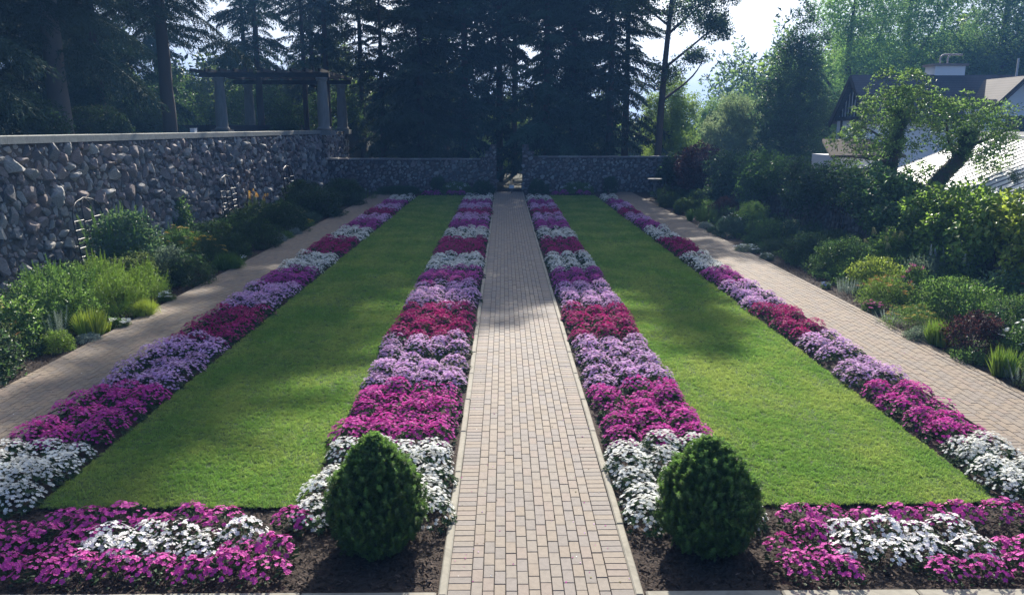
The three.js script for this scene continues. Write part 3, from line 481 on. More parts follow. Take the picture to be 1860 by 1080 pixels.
pl('perennial', 'dark bushy plant in the far corner of the stone wall border', 'plant', -8.5, -39.6, 1.0, 1.6, { leaf: 'medium', tint: 'dark' });
pl('perennial', 'dark shrub against the stone wall in the far corner', 'plant', -10.1, -38.0, 1.0, 1.7, { leaf: 'medium', tint: 'dark' });
pl('fern', 'light ferny plant at the far corner where the path ends', 'plant', -7.9, -42.6, 0.6, 0.75, { form: 'feather', tint: 'mid', fan: 0.8 });
pl('perennial', 'dark shrub in the far corner behind the ferny plant', 'plant', -9.4, -44.2, 1.0, 1.25, { leaf: 'medium', tint: 'dark' });
pl('mound_plant', 'silvery low mound at the shaded path edge, before the green one', 'plant', -8.1, -26.6, 0.26, 0.3, { leaf: 'tiny', tint: 'silver' });
pl('mound_plant', 'light green low mound between two silvery mounds', 'plant', -8.08, -27.4, 0.3, 0.3, { leaf: 'tiny', tint: 'fresh' });
pl('mound_plant', 'silvery low mound at the shaded path edge, behind the green one', 'plant', -8.05, -28.4, 0.26, 0.28, { leaf: 'tiny', tint: 'silver' });
pl('flowering_plant', 'small plant with yellow flowers at the shaded path edge', 'flower', -8.15, -30.9, 0.28, 0.36, { leaf: 'fine', tint: 'fresh', flower: 'disc', petal: 'yellow', count: 18, lift: 0.05 });
pl('perennial', 'shaded border plant along the path beyond the small yellow flowers', 'plant', -8.5, -32.2, 0.5, 0.5, { leaf: 'small', tint: 'blue' });
// border on the house side
pl('artemisia', 'upright silver artemisia at the path edge beside blue flowers', 'plant', 7.95, -18.0, 0.32, 0.4, { form: 'silver', tint: 'silver', n: 3 });
pl('flowering_plant', 'tiny tuft of pale blue flowers before the silver artemisia', 'flower', 7.65, -18.6, 0.11, 0.15, { leaf: 'tiny', tint: 'mid', flower: 'rose', petal: 'blue', count: 10, size: 0.7, lift: 0.02 });
pl('flowering_plant', 'small mound of pink flowers at the sunny path edge', 'flower', 7.62, -16.1, 0.2, 0.26, { leaf: 'tiny', tint: 'mid', flower: 'rose', petal: 'pink', count: 40, size: 0.75, lift: 0.03 });
pl('silver_plant', 'silver leaved clump between pink flowers and yellow threadleaf', 'plant', 7.52, -15.1, 0.24, 0.3, { form: 'silver', tint: 'silver', n: 3.2, fan: 0.9 });
pl('flowering_plant', 'sunlit mass of small orange and yellow flowers', 'flower', 8.3, -16.8, 0.58, 0.72, { leaf: 'fine', tint: 'lime', flower: 'disc', petal: 'orange', count: 60, lift: 0.06, size: 0.8 });
pl('shrub', 'bright lime green shrub behind the orange flowers', 'shrub', 8.75, -18.3, 0.6, 0.85, { leaf: 'small', tint: 'gold' });
pl('flowering_plant', 'pink flowered plant between the lime shrub and light spires', 'flower', 9.3, -17.6, 0.3, 0.78, { leaf: 'small', tint: 'fresh', flower: 'ball', petal: 'pink', count: 9, lift: 0.08 });
pl('flowering_plant', 'feathery threadleaf plant topped with small yellow flowers', 'flower', 7.75, -14.7, 0.42, 0.5, { leaf: 'fine', tint: 'fresh', flower: 'disc', petal: 'yellow', count: 70, lift: 0.05, size: 0.6 });
pl('mound_plant', 'grey green low plant at the path edge before the threadleaf plant', 'plant', 7.5, -13.8, 0.3, 0.28, { leaf: 'tiny', tint: 'grey' });
pl('iris', 'clump of broad bright green iris leaves before the burgundy shrub', 'plant', 7.65, -13.5, 0.3, 0.55, { form: 'iris', tint: 'lime', n: 1.3 });
pl('burgundy_shrub', 'dark burgundy leaved shrub between iris and white daisies', 'shrub', 8.0, -12.95, 0.45, 0.8, { leaf: 'small', tint: 'burgundy', peak: 0.5 });
pl('shrub', 'rounded green bush behind the burgundy shrub', 'shrub', 9.15, -15.7, 0.78, 0.85, { leaf: 'small', tint: 'fresh' });
pl('leafy_spires', 'pale green leafy spires behind the rounded green bush', 'plant', 10.2, -18.8, 0.5, 0.78, { leaf: 'small', tint: 'grey', shoots: 70 });
pl('hydrangea', 'tall hydrangea with creamy white cone heads before the vine wall', 'shrub', 10.3, -20.6, 0.68, 1.22, { leaf: 'medium', tint: 'lime', flower: 'panicle', petal: 'pale', count: 13, lift: 0.1, size: 1.1 });
pl('plume_plant', 'plant with curved creamy white flower plumes on tall stems', 'flower', 11.0, -18.6, 0.65, 0.62, { leaf: 'medium', tint: 'dark', flower: 'plume', petal: 'white', count: 17, lift: 0.42, size: 1.1, from: 0.8 });
pl('rose_bush', 'dark leaved rose bush with a few red blooms', 'shrub', 11.05, -16.3, 0.75, 1.0, { leaf: 'medium', gloss: true, flower: 'rose', petal: 'red', count: 6, size: 1.2 });
pl('feathery_plant', 'bright green fine feathery plant before the rose bush', 'plant', 9.9, -14.6, 0.8, 0.72, { leaf: 'fine', tint: 'fresh', shoots: 120, shoot: 'feather' });
pl('daisies', 'clump of white daisies with flat open heads', 'flower', 8.55, -12.5, 0.5, 0.66, { leaf: 'small', tint: 'mid', shoots: 40, flower: 'daisy', petal: 'white', count: 60, lift: 0.14, size: 1.15, face: -0.1 });
pl('iris', 'narrow iris clump in front of the white daisies', 'plant', 7.7, -11.75, 0.24, 0.58, { form: 'iris', tint: 'lime', n: 1.3 });
pl('sedum', 'olive green sedum with dull pink heads at the frame edge', 'flower', 7.95, -11.0, 0.42, 0.52, { leaf: 'fine', tint: 'olive', flower: 'ball', petal: 'pink', count: 12, size: 0.7, lift: 0.03 });
pl('sedum', 'light green sedum clump behind the pink headed one', 'plant', 8.5, -11.6, 0.5, 0.5, { leaf: 'small', tint: 'fresh' });
pl('silver_plant', 'silver leaved plant squeezed between iris and sedum', 'plant', 7.72, -11.35, 0.2, 0.36, { form: 'silver', tint: 'silver', n: 3, fan: 0.7 });
pl('mound_plant', 'low leafy green plant at the path edge below the burgundy shrub', 'plant', 7.58, -12.4, 0.24, 0.26, { leaf: 'small', tint: 'mid' });
pl('mound_plant', 'small round dark moss like mound by the path', 'plant', 7.55, -12.85, 0.13, 0.16, { leaf: 'tiny', tint: 'dark' });
pl('shrub', 'large dark rounded shrub where the sunny border begins', 'shrub', 8.75, -20.2, 0.82, 1.1, { leaf: 'small', tint: 'mid' });
pl('shrub', 'dark shaded shrub behind the large rounded one', 'shrub', 8.5, -22.2, 0.55, 0.95, { leaf: 'small', tint: 'dark' });
pl('flower_cushion', 'low cushion of white flowers at the shaded path edge', 'flower', 7.5, -24.3, 0.38, 0.24, { leaf: 'tiny', tint: 'grey', flower: 'rose', petal: 'white', count: 70, size: 0.8, lift: 0.03 });
pl('flower_cushion', 'small white flower tuft nearer than the long white cushion', 'flower', 7.62, -22.8, 0.22, 0.2, { leaf: 'tiny', tint: 'grey', flower: 'rose', petal: 'white', count: 16, size: 0.8, lift: 0.03 });
pl('perennial', 'shaded leafy plant behind the white tuft', 'plant', 8.3, -24.0, 0.55, 0.6, { leaf: 'fine', tint: 'dark' });
pl('perennial', 'shaded feathery plants behind the long white cushion', 'plant', 8.6, -26.0, 0.7, 1.0, { leaf: 'small', tint: 'mid', shoots: 50 });
pl('sedum', 'shaded plant with flat pale white heads', 'flower', 9.5, -26.2, 0.58, 0.95, { leaf: 'medium', tint: 'blue', flower: 'panicle', petal: 'pale', count: 9, size: 0.6, lift: 0.03 });
pl('perennial', 'dark mounded plant between two patches of white flowers', 'plant', 8.0, -27.8, 0.6, 0.85, { leaf: 'small', tint: 'blue' });
pl('daisies', 'shaded clump of small white daisies farther along the border', 'flower', 8.5, -29.4, 0.45, 0.75, { leaf: 'fine', tint: 'dark', flower: 'daisy', petal: 'white', count: 40, lift: 0.1 });
pl('shrub', 'pale green upright shrub catching light in the shaded border', 'shrub', 9.3, -29.6, 0.55, 1.35, { leaf: 'small', tint: 'fresh' });
pl('perennial', 'dark green bushy plant beyond the shaded daisies', 'plant', 8.2, -31.5, 0.6, 0.95, { form: 'lance', tint: 'dark' });
pl('perennial', 'reddish brown tipped plant in the shaded border', 'plant', 9.2, -33.0, 0.6, 1.2, { leaf: 'small', tint: 'burgundy' });
pl('perennial', 'dark perennials near the bird bath end of the border', 'plant', 8.1, -35.5, 0.65, 0.9, { leaf: 'small', tint: 'dark' });
pl('perennial', 'low dark plants beside the path before the bird bath', 'plant', 7.9, -38.3, 0.6, 0.7, { leaf: 'small', tint: 'dark' });
pl('mound_plant', 'silvery mound at the far shaded path edge', 'plant', 7.62, -30.1, 0.28, 0.26, { leaf: 'tiny', tint: 'silver' });
pl('mound_plant', 'blue green mound next to the far silvery mound', 'plant', 7.68, -28.7, 0.32, 0.28, { leaf: 'tiny', tint: 'blue' });
pl('iris', 'slim iris clump far along the shaded border', 'plant', 7.65, -32.6, 0.22, 0.6, { form: 'iris', tint: 'fresh' });
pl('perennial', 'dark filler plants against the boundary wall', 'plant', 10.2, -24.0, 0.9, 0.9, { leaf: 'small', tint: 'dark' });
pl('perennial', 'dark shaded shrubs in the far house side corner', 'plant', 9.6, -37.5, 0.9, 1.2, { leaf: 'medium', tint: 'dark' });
// along the far wall
for (const [x, h, l] of [[-1.55, 1.0, 'on the stone wall side of the gateway'], [1.75, 1.05, 'on the house side of the gateway']]) pl('shrub', 'rounded dark evergreen shrub ' + l, 'shrub', x, -46.4, 0.6, h, { leaf: 'small', tint: 'dark' });
for (const [x, l] of [[-4.2, 'between wall corner and gateway'], [6.1, 'before the bird bath']]) pl('shrub', 'slim conical evergreen at the far wall ' + l, 'shrub', x, -46.5, 0.42, 1.25, { leaf: 'small', tint: 'dark', peak: 0.5 });
for (const [x, r, l] of [[-3.1, 0.95, 'on the stone wall side'], [4.1, 0.85, 'on the house side']]) pl('hydrangea', 'white flowering hydrangea in front of the far wall ' + l, 'shrub', x, -46.2, r, 0.85, { leaf: 'medium', tint: 'mid', flower: 'ball', petal: 'white', count: 26, size: 1.7 });
pl('perennial', 'low dark planting along the far wall by the fieldstone corner', 'plant', -6.6, -46.2, 1.3, 0.55, { leaf: 'small', tint: 'dark' });
for (const [a, b, l] of [[-11.7, -8.35, 'under the tall stone wall'], [7.95, 11.2, 'before the vine covered boundary wall']]) {   // low planting that closes the gaps between the plants
  const m = [], c = [];
  for (let i = 0; i < 5200; i++) { const z = -9.5 - 35 * rnd() ** 1.4, x = R(a, b), q = N(x * 0.9, 5, z * 0.9); if (q < -0.25) continue; const y = 0.04 + (0.25 + 0.6 * clamp(q + 0.3)) * rnd() * clamp(Math.min(x - a, b - x) * 1.2 + 0.25), k = R(0.5, 1.2), T = TINT[N(x * 0.5, 9, z * 0.5) > 0.15 ? 'fresh' : N(x * 0.6, 2, z * 0.6) > 0 ? 'mid' : 'dark']; m.push(M4(x, y, z, R(-0.5, 0.5), R(0, 6.28), R(-0.5, 0.5), R(0.7, 1.3))); c.push(C(T.r * k, T.g * k, T.b * k)); }
  const o = copies(numbered('ground_cover'), LEAF.small, G.spray, m, c); tag(o, 'low leafy ground cover filling the border ' + l, 'ground cover'); scene.add(o);
}
// climbers over the boundary wall
function vine(label, chain, leaf, tint, n, scale = 1) {                     // foliage lying over the wall: [z, y, out, r]
  const t = thing('climbing_vine', label, 'vine', null, rightX(chain[0][0]), 0, chain[0][0]), m = [], c = [], T = TINT[tint];
  for (const [z, y, out, rr] of chain) for (let i = 0; i < n * rr * rr; i++) {
    const d = rdir(), q = Math.pow(rnd(), 0.35) * (1 + 0.3 * N(d.x * 2 + z, d.y * 2, d.z * 2)), px = rightX(z) - out + d.x * rr * q * 0.8, py = y + d.y * rr * q * 0.75, pz = z + d.z * rr * q, k = R(0.65, 1.3);
    if (py < 0.1) continue; m.push(M4(px - t.position.x, py, pz - t.position.z, R(-0.5, 0.5), R(0, 6.28), R(-0.5, 0.5), scale * R(0.75, 1.25))); c.push(C(T.r * k, T.g * k, T.b * k));
  }
  copies('foliage', LEAF[leaf], G.spray, m, c, t);
  for (let i = 0; i < chain.length; i += 2) { const [z, y, out] = chain[i], x = rightX(z) - t.position.x, zz = z - t.position.z; mesh('stem', taper([V(x - 0.15, 0, zz), V(x - 0.2, y * 0.5, zz + 0.15), V(x - out * 0.6, y, zz)], [0.035, 0.03, 0.015], 6), bark, t); }
}
vine('large sunlit broad leaved vine tumbling over the boundary wall', [[-20.4, 1.75, 0.3, 0.9], [-19.2, 1.9, 0.25, 0.95], [-18, 1.7, 0.3, 0.95], [-19.6, 1.1, 0.6, 0.8], [-18.2, 1.0, 0.55, 0.75], [-20.8, 1.2, 0.5, 0.7]], 'broad', 'lime', 85);
vine('broad leaved vine at the far edge of the sunlit tumble', [[-24.6, 1.7, 0.2, 0.85], [-23.4, 2.0, 0.2, 0.9], [-22.2, 1.9, 0.35, 0.95], [-22.6, 1.2, 0.6, 0.7], [-21.6, 1.4, 0.5, 0.8]], 'broad', 'mid', 90);
vine('broad leaved vine over the nearest stretch of boundary wall', [[-16.8, 1.75, 0.25, 0.9], [-15.6, 1.6, 0.2, 0.9], [-14.4, 1.6, 0.2, 0.9], [-16.4, 1.0, 0.5, 0.6]], 'broad', 'gold', 80);
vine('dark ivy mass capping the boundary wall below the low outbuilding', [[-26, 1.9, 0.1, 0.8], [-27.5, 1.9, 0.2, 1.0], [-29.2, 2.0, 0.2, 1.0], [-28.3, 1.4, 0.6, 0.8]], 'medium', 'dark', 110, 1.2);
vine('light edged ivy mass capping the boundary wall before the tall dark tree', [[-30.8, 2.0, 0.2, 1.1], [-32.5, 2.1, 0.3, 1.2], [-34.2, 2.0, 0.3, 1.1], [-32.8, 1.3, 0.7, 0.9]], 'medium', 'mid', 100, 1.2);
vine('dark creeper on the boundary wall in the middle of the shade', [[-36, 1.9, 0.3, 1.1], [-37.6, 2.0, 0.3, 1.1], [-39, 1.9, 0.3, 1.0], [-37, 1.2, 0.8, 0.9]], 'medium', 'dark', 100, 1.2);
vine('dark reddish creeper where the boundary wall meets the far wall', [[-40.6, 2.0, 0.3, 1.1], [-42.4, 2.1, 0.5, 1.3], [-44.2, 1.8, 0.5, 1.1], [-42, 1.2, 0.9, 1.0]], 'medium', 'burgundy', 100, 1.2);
vine('small dark ivy mound on the corner of the far wall', [[-46.6, 1.8, 0.8, 0.8], [-46.4, 1.2, 1.2, 0.8]], 'medium', 'dark', 120, 1.2);
pl('shrub', 'dark round bush growing against the pale glasshouse roof', 'shrub', 14.6, -21.2, 1.0, 2.95, { leaf: 'small', tint: 'dark', peak: 0.35 });
pl('shrub', 'rusty red leaved bush at the picture edge above the vines', 'shrub', 14.0, -18.4, 0.8, 2.3, { leaf: 'small', tint: 'burgundy', peak: 0.4 });
const sprig = (() => { const b = new MB(); for (let i = 0; i < 26; i++) { const y = i / 26, a = i * 2.4, d = V(Math.cos(a), 0.7, Math.sin(a)).normalize(); b.leaf(V(0, y * 0.09 - 0.03, 0), d, V(-Math.sin(a), 0, Math.cos(a)), R(0.022, 0.036), R(0.013, 0.018), 0.2); } return b.sprayed(0.6); })();
// two clipped boxwoods beside the walk
for (const [x, z, l, h, cone] of [[-1.52, -6.68, 'on the stone wall side of the walk', 1.06, 0.3], [1.62, -6.66, 'on the house side of the walk', 1.02, 0.18]]) {
  const t = thing('boxwood', 'egg shaped clipped boxwood ' + l + ', in bare mulch', 'shrub', 'clipped boxwoods flanking the walk', x, 0, z), m = [], c = [];
  const prof = (y) => 0.47 * Math.pow(Math.sin(Math.PI * clamp(0.16 + 0.84 * y)), 0.62) * (1 - cone * y) * (y > 0.97 ? 0.5 : 1);
  for (let i = 0; i < 5200; i++) { const y = rnd() ** 0.9, a = R(0, 6.28), q = 1 - 0.34 * rnd() ** 1.6, r = prof(y) * q * (1 + 0.18 * N(Math.cos(a) * 2.4 + x, y * 4, Math.sin(a) * 2.4) + 0.2 * N(Math.cos(a) * 8 + x, y * 15, Math.sin(a) * 8)) + (rnd() > 0.86 ? R(0, 0.07) : 0); m.push(M4(Math.cos(a) * r, 0.05 + y * (h - 0.05) + R(-0.03, 0.03), Math.sin(a) * r, R(-0.6, 0.6), R(0, 6.28), R(-0.6, 0.6), R(0.6, 1.3))); const k = R(0.55, 1.5); c.push(C(0.14 * k, 0.26 * k, 0.05 * k)); }
  copies('foliage', sprig, G.spray, m, c, t);
  const core = new THREE.LatheGeometry(Array.from({ length: 14 }, (_, i) => new THREE.Vector2(Math.max(0.01, prof(i / 13) * 0.66), 0.04 + i / 13 * (h - 0.12))), 16); mesh('twigs', core, bark, t);
}

// ------------------------------------------------------------------ garden furniture
const rod = (a, b, r = 0.012) => { const g = new THREE.CylinderGeometry(r, r, a.distanceTo(b), 6); g.applyMatrix4(M4dir(a.clone().add(b).multiplyScalar(0.5), b.clone().sub(a), 0, 1)); return g; };
[['first and nearest arched iron trellis leaning on the stone wall', -20.9, 2.05, 1.5], ['arched iron trellis in the middle of the stone wall', -30.6, 2.05, 1.7], ['far slim iron trellis on the stone wall', -38.2, 2.05, 1.7]].forEach(([l, z, h, w]) => {
  const t = thing('trellis', l, 'trellis', 'iron trellises along the stone wall', wallX(z) + 0.3, 0, z, Math.PI / 2);
  const pole = (x, zo) => taper([V(x, 0, zo + 0.22), V(x, h * 0.45, zo + 0.14), V(x, h * 0.78, zo + 0.07), V(x * 0.72, h * 0.93, zo + 0.03), V(0, h, 0)], [0.017, 0.017, 0.017], 6);
  for (const x of [-w / 2, w / 2]) mesh('pole', pole(x, 0), iron, t);
  for (const x of [-w / 6, w / 6]) mesh('pole', pole(x, 0.0), iron, t);
  for (let i = 0; i < 6; i++) { const y = 0.3 + i * (h * 0.72 - 0.3) / 5; for (const [a, b] of [[-w / 2, -w / 6], [w / 6, w / 2]]) mesh('rung', rod(V(a, y + (a < 0 ? 0 : 0.03), 0.19 - y * 0.07), V(b, y + (a < 0 ? 0 : 0.03), 0.19 - y * 0.07), 0.017), iron, t); mesh('rung', rod(V(-w / 6, y - 0.05, 0.19 - y * 0.07), V(w / 6, y - 0.05, 0.19 - y * 0.07), 0.007), iron, t); }
});
{
  const t = thing('trellis', 'dark iron trellis standing before the shaded boundary wall', 'trellis', null, rightX(-25.5) - 0.3, 0, -25.6, -Math.PI / 2);
  for (const x of [-0.45, -0.15, 0.15, 0.45]) mesh('pole', taper([V(x, 0, 0.2), V(x, 0.9, 0.1), V(x * 0.8, 1.7, 0.03), V(0, 1.95, 0)], [0.017, 0.017, 0.017], 6), iron, t);
  for (let i = 0; i < 6; i++) mesh('rung', rod(V(-0.45, 0.3 + i * 0.24, 0.17 - i * 0.024), V(0.45, 0.3 + i * 0.24, 0.17 - i * 0.024)), iron, t);
  const b = thing('bird_bath', 'grey stone bird bath on a slim pedestal near the far wall', 'bird bath', null, 8.3, 0, -44.2), stone = std(C(0.26, 0.26, 0.25), 0.9);
  const lathe = (p) => new THREE.LatheGeometry(p.map(([r, y]) => new THREE.Vector2(r, y)), 20);
  mesh('pedestal', lathe([[0.01, 0], [0.22, 0], [0.22, 0.06], [0.13, 0.12], [0.085, 0.3], [0.075, 0.6], [0.11, 0.82], [0.15, 0.86]]), stone, b);
  mesh('basin', lathe([[0.01, 0.86], [0.16, 0.87], [0.36, 0.95], [0.42, 1.0], [0.4, 1.02], [0.34, 0.98], [0.01, 0.92]]), stone, b);
  const s = thing('notice', 'small white notice board on a stake in the gateway', 'sign', null, 0.16, 0, -46.4), wp = std(C(0.62, 0.66, 0.7), 0.6);
  mesh('board', box(-0.15, 0.15, 0.3, 0.5, -0.012, 0.012), wp, s); mesh('stake', box(-0.02, 0.02, 0, 0.298, -0.015, 0.015), bark, s);
  const w = thing('white_box', 'small white box standing on the stone wall coping', 'box', null, wallX(-29.5) - 0.3, 3.69, -29.5);
  mesh('case', new THREE.BoxGeometry(0.16, 0.14, 0.26).translate(0, 0.07, 0), wp, w); mesh('lid', new THREE.BoxGeometry(0.18, 0.02, 0.28).translate(0, 0.151, 0), wp, w);
}
{                                                                           // pergola on the terrace
  const t = thing('pergola', 'stone columned pergola with dark timber beams on the upper terrace', 'pergola', null, -14, 3.5, -49.7), stone = std(C(0.33, 0.33, 0.32), 0.9, { map: concTex }), timber = std(C(0.03, 0.024, 0.02), 0.9);
  const col = new THREE.LatheGeometry([[0.02, 0.22], [0.42, 0.22], [0.42, 0.3], [0.36, 0.36], [0.335, 0.42], [0.33, 1.2], [0.30, 2.2], [0.26, 2.92], [0.3, 2.96], [0.3, 3.0], [0.34, 3.08], [0.34, 3.16], [0.02, 3.16]].map(([r, y]) => new THREE.Vector2(r, y)), 28);
  for (const [x, z] of [[-2.65, 3.7], [3.25, 3.7], [-3.4, -3.8], [2.8, -3.8]]) { const c = mesh('column', col, stone, t); c.position.set(x, 0, z); mesh('plinth', new THREE.BoxGeometry(1.0, 0.3, 1.0).translate(0, 0.07, 0), stone, c); }
  for (const [z, a, b] of [[3.7, -3.7, 3.7], [-3.8, -4.3, 3.5]]) mesh('beam', box(a, b, 3.165, 3.42, z - 0.16, z + 0.16), timber, t);
  for (let i = 0; i < 10; i++) { const x = -3.9 + i * 0.8; mesh('rafter', box(x - 0.06, x + 0.06, 3.425, 3.6 + R(0, 0.03), -4.6, 4.5), timber, t); }
  mesh('low_wall', box(-6, 1.6, 0, 0.5, 2.2, 2.5), std(C(0.05, 0.045, 0.045), 0.95), t);
}

// ------------------------------------------------------------------ house, glasshouse, outbuilding
const white = std(C(0.82, 0.83, 0.84), 0.85), timberDark = std(C(0.025, 0.022, 0.022), 0.85), glass = new THREE.MeshPhysicalMaterial({ color: C(0.02, 0.025, 0.03), roughness: 0.12 });
const shingleTex = tex(256, (u, v) => { const row = Math.floor(v * 16), f = v * 16 % 1, s = ((u * 12 + (row % 2) * 0.5) % 1), k = (f < 0.14 || s < 0.06 ? 0.45 : 0.8) + (Math.sin((row * 37.7 + Math.floor(u * 12 + (row % 2) * 0.5) * 12.9)) * 0.12) + rnd() * 0.1; return [k, k, k]; });
shingleTex.repeat.set(0.5, 0.5);
const slate = std(C(0.085, 0.085, 0.10), 0.8, { map: shingleTex }), brownRoof = std(C(0.13, 0.115, 0.105), 0.85, { map: shingleTex });
function plate(a, b, c, d, th) {                                            // a four cornered slab with thickness
  const n = V().crossVectors(b.clone().sub(a), d.clone().sub(a)).normalize().multiplyScalar(th), B = new MB(), q = [a, b, c, d], r = q.map((p) => p.clone().add(n));
  B.quad(...r); B.quad(q[3], q[2], q[1], q[0]); for (let i = 0; i < 4; i++) { const j = (i + 1) % 4; B.quad(q[i], q[j], r[j], r[i]); }
  return uvFlat(B.geo());
}
const poly = (pts, depth, h = 0) => { const s = new THREE.Shape(pts.map(([x, y]) => new THREE.Vector2(x, y))); const g = new THREE.ExtrudeGeometry(s, { depth, bevelEnabled: false }); g.translate(0, 0, h); return uvFlat(g); };
{
  const h = thing('timbered_house', 'white half timbered house with slate roof, chimney and twin gables', 'house');
  // main range, ridge along x, its end gable towards the garden
  const X = 18.2, x1 = 33, zc = -42, hw = 2.0, ridge = 6.5, eave = 4.35;
  mesh('wall', box(X + 0.1, x1, -0.2, eave, zc - hw + 0.15, zc + hw - 0.15), white, h);
  const gable = poly([[-hw + 0.15, eave - 0.02], [hw - 0.15, eave - 0.02], [0, ridge - 0.12]], 0.2); gable.rotateY(-Math.PI / 2); gable.translate(X + 0.35, 0, zc); mesh('gable', gable, white, h);
  for (const s of [-1, 1]) {
    const o = s * 0.28;
    mesh('roof', s > 0 ? plate(V(X - 0.2, eave - 0.3, zc + hw + o), V(x1, eave - 0.3, zc + hw + o), V(x1, ridge, zc), V(X - 0.2, ridge, zc), 0.1) : plate(V(x1, eave - 0.3, zc - hw + o), V(X - 0.2, eave - 0.3, zc - hw + o), V(X - 0.2, ridge, zc), V(x1, ridge, zc), 0.1), slate, h);
    mesh('bargeboard', rod2(V(X - 0.18, eave - 0.42, zc + s * (hw + 0.24)), V(X - 0.18, ridge - 0.06, zc + s * 0.02), 0.24, 0.07), timberDark, h);
  }
  mesh('tie_beam', box(X + 0.02, X + 0.14, eave - 0.14, eave + 0.08, zc - hw, zc + hw), timberDark, h);
  for (let i = -4; i <= 4; i++) { const z = zc + i * 0.36, top = ridge - 0.2 - Math.abs(i * 0.36) * (ridge - eave) / hw; if (top > eave + 0.2) mesh('stud', box(X + 0.06, X + 0.145, eave + 0.08, top, z - 0.035, z + 0.035), timberDark, h); }
  for (const z of [zc - 1.2, zc + 0.4]) mesh('stud', box(X + 0.04, X + 0.11, 0, eave - 0.14, z - 0.07, z + 0.07), timberDark, h);
  // chimney
  const ch = mesh('chimney', box(22.4, 24.0, 5.4, 7.02, -42.9, -41.9), white, h);
  mesh('cap', box(22.28, 24.12, 7.02, 7.14, -43.0, -41.8), std(C(0.24, 0.2, 0.18), 0.9), ch);
  for (const x of [22.9, 23.3]) mesh('flue_hood', taper([V(x, 7.14, -42.4), V(x, 7.5, -42.4), V(x + 0.15, 7.62, -42.4), V(x + 0.75, 7.62, -42.4)], [0.045, 0.045, 0.045], 8), std(C(0.35, 0.33, 0.33), 0.6), ch);
  mesh('vent_pipe', new THREE.CylinderGeometry(0.05, 0.05, 0.9, 8).translate(26.3, 6.9, -41.2), std(C(0.5, 0.5, 0.5), 0.5), h);
  // wing towards the camera with twin gables
  const wz = -38.6, gx = [25.0, 27.9];
  mesh('wall', box(23.2, 31.5, -0.2, 4.75, wz - 3.2, wz), white, h);
  for (const cx of gx) {
    mesh('gable', poly([[cx - 1.45, 4.74], [cx + 1.45, 4.74], [cx, 6.12]], 0.25, wz - 0.25), white, h);
    for (const s of [-1, 1]) {
      const A = V(cx + s * 1.55, 4.68, wz + 0.3), B = V(cx, 6.24, wz + 0.3), A2 = V(cx + s * 1.55, 4.68, wz - 3.6), B2 = V(cx, 6.24, wz - 3.6);
      mesh('roof', s > 0 ? plate(A, A2, B2, B, 0.09) : plate(A2, A, B, B2, 0.09), brownRoof, h);
      mesh('bargeboard', rod2(V(cx + s * 1.5, 4.64, wz + 0.33), V(cx + s * 0.02, 6.16, wz + 0.33), 0.2, 0.06), std(C(0.09, 0.08, 0.08), 0.8), h);
    }
    const wn = mesh('window', box(cx - 0.62, cx + 0.62, 2.95, 4.4, wz - 0.1, wz + 0.03), timberDark, h);
    for (const [a, b] of [[-0.54, -0.03], [0.03, 0.54]]) mesh('pane', box(cx + a, cx + b, 3.03, 4.32, wz + 0.02, wz + 0.038), glass, wn);
    mesh('sill', box(cx - 0.72, cx + 0.72, 2.86, 2.948, wz, wz + 0.14), white, wn);
  }
}
function rod2(a, b, w, t) { const l = a.distanceTo(b), g = new THREE.BoxGeometry(t, l, w); g.applyMatrix4(M4dir(a.clone().add(b).multiplyScalar(0.5), b.clone().sub(a), 0, 1)); return g; }
{
  const o = thing('outbuilding', 'low white outbuilding with a mossy brown roof below the gable', 'outbuilding');
  mesh('wall', box(15.2, 18.0, -0.2, 2.58, -39.2, -36.4), white, o);
  mesh('roof', plate(V(14.8, 2.5, -36.0), V(18.3, 2.5, -36.0), V(17.9, 3.2, -38.6), V(15.4, 3.2, -38.6), 0.12), std(C(0.075, 0.055, 0.035), 1, { map: soilTex }), o);
  for (const x of [15.75, 16.6, 17.5]) { const w = mesh('window', box(x - 0.32, x + 0.32, 1.35, 2.0, -36.5, -36.37), timberDark, o); mesh('pane', box(x - 0.26, x + 0.26, 1.41, 1.94, -36.38, -36.36), glass, w); }
}
{
  const g = thing('glasshouse', 'glasshouse with a whitewashed pitched roof of narrow panes and bars', 'glasshouse');
  const P1 = V(16.0, 1.97, -33), e = V(-2.3, 0, 9).normalize(), u = V(9, 0, 2.3).normalize(), len = 19, run = 3.3, rise = 1.5;
  const at = (s, r, up = 0) => P1.clone().addScaledVector(e, s).addScaledVector(u, r * run).add(V(0, r * rise + up, 0));
  const wash = std(C(0.60, 0.62, 0.62), 0.4), bar = std(C(0.16, 0.16, 0.16), 0.6), frame = std(C(0.62, 0.62, 0.6), 0.6);
  mesh('wall', plate(at(0, 0, -1.97), at(len, 0, -1.97), at(len, 0, -0.02), at(0, 0, -0.02), -0.1), white, g);
  mesh('end_wall', plate(at(0.06, 0, -1.97), at(0.06, 1, -3.47), at(0.06, 1, -0.05), at(0.06, 0, -0.05), 0.1), white, g);
  for (let i = 0; i < 30; i++) { const a = i * 0.63, b = a + 0.63; mesh('roof_panel', plate(at(b - 0.022, 0), at(b - 0.022, 1), at(a + 0.022, 1), at(a + 0.022, 0), -0.02), wash, g); mesh('glazing_bar', rod2(at(a, 0, 0.012), at(a, 1, 0.012), 0.03, 0.03), bar, g); }
  mesh('ridge_cap', rod2(at(0, 1.0, 0.05), at(len, 1.0, 0.05), 0.16, 0.1), frame, g); mesh('ridge_wall', plate(at(0, 1.02, -0.05), at(len, 1.02, -0.05), at(len, 1.02, 0.22), at(0, 1.02, 0.22), 0.1), frame, g);
  mesh('eave_rail', rod2(at(0, -0.01, -0.03), at(len, -0.01, -0.03), 0.1, 0.1), frame, g);
}

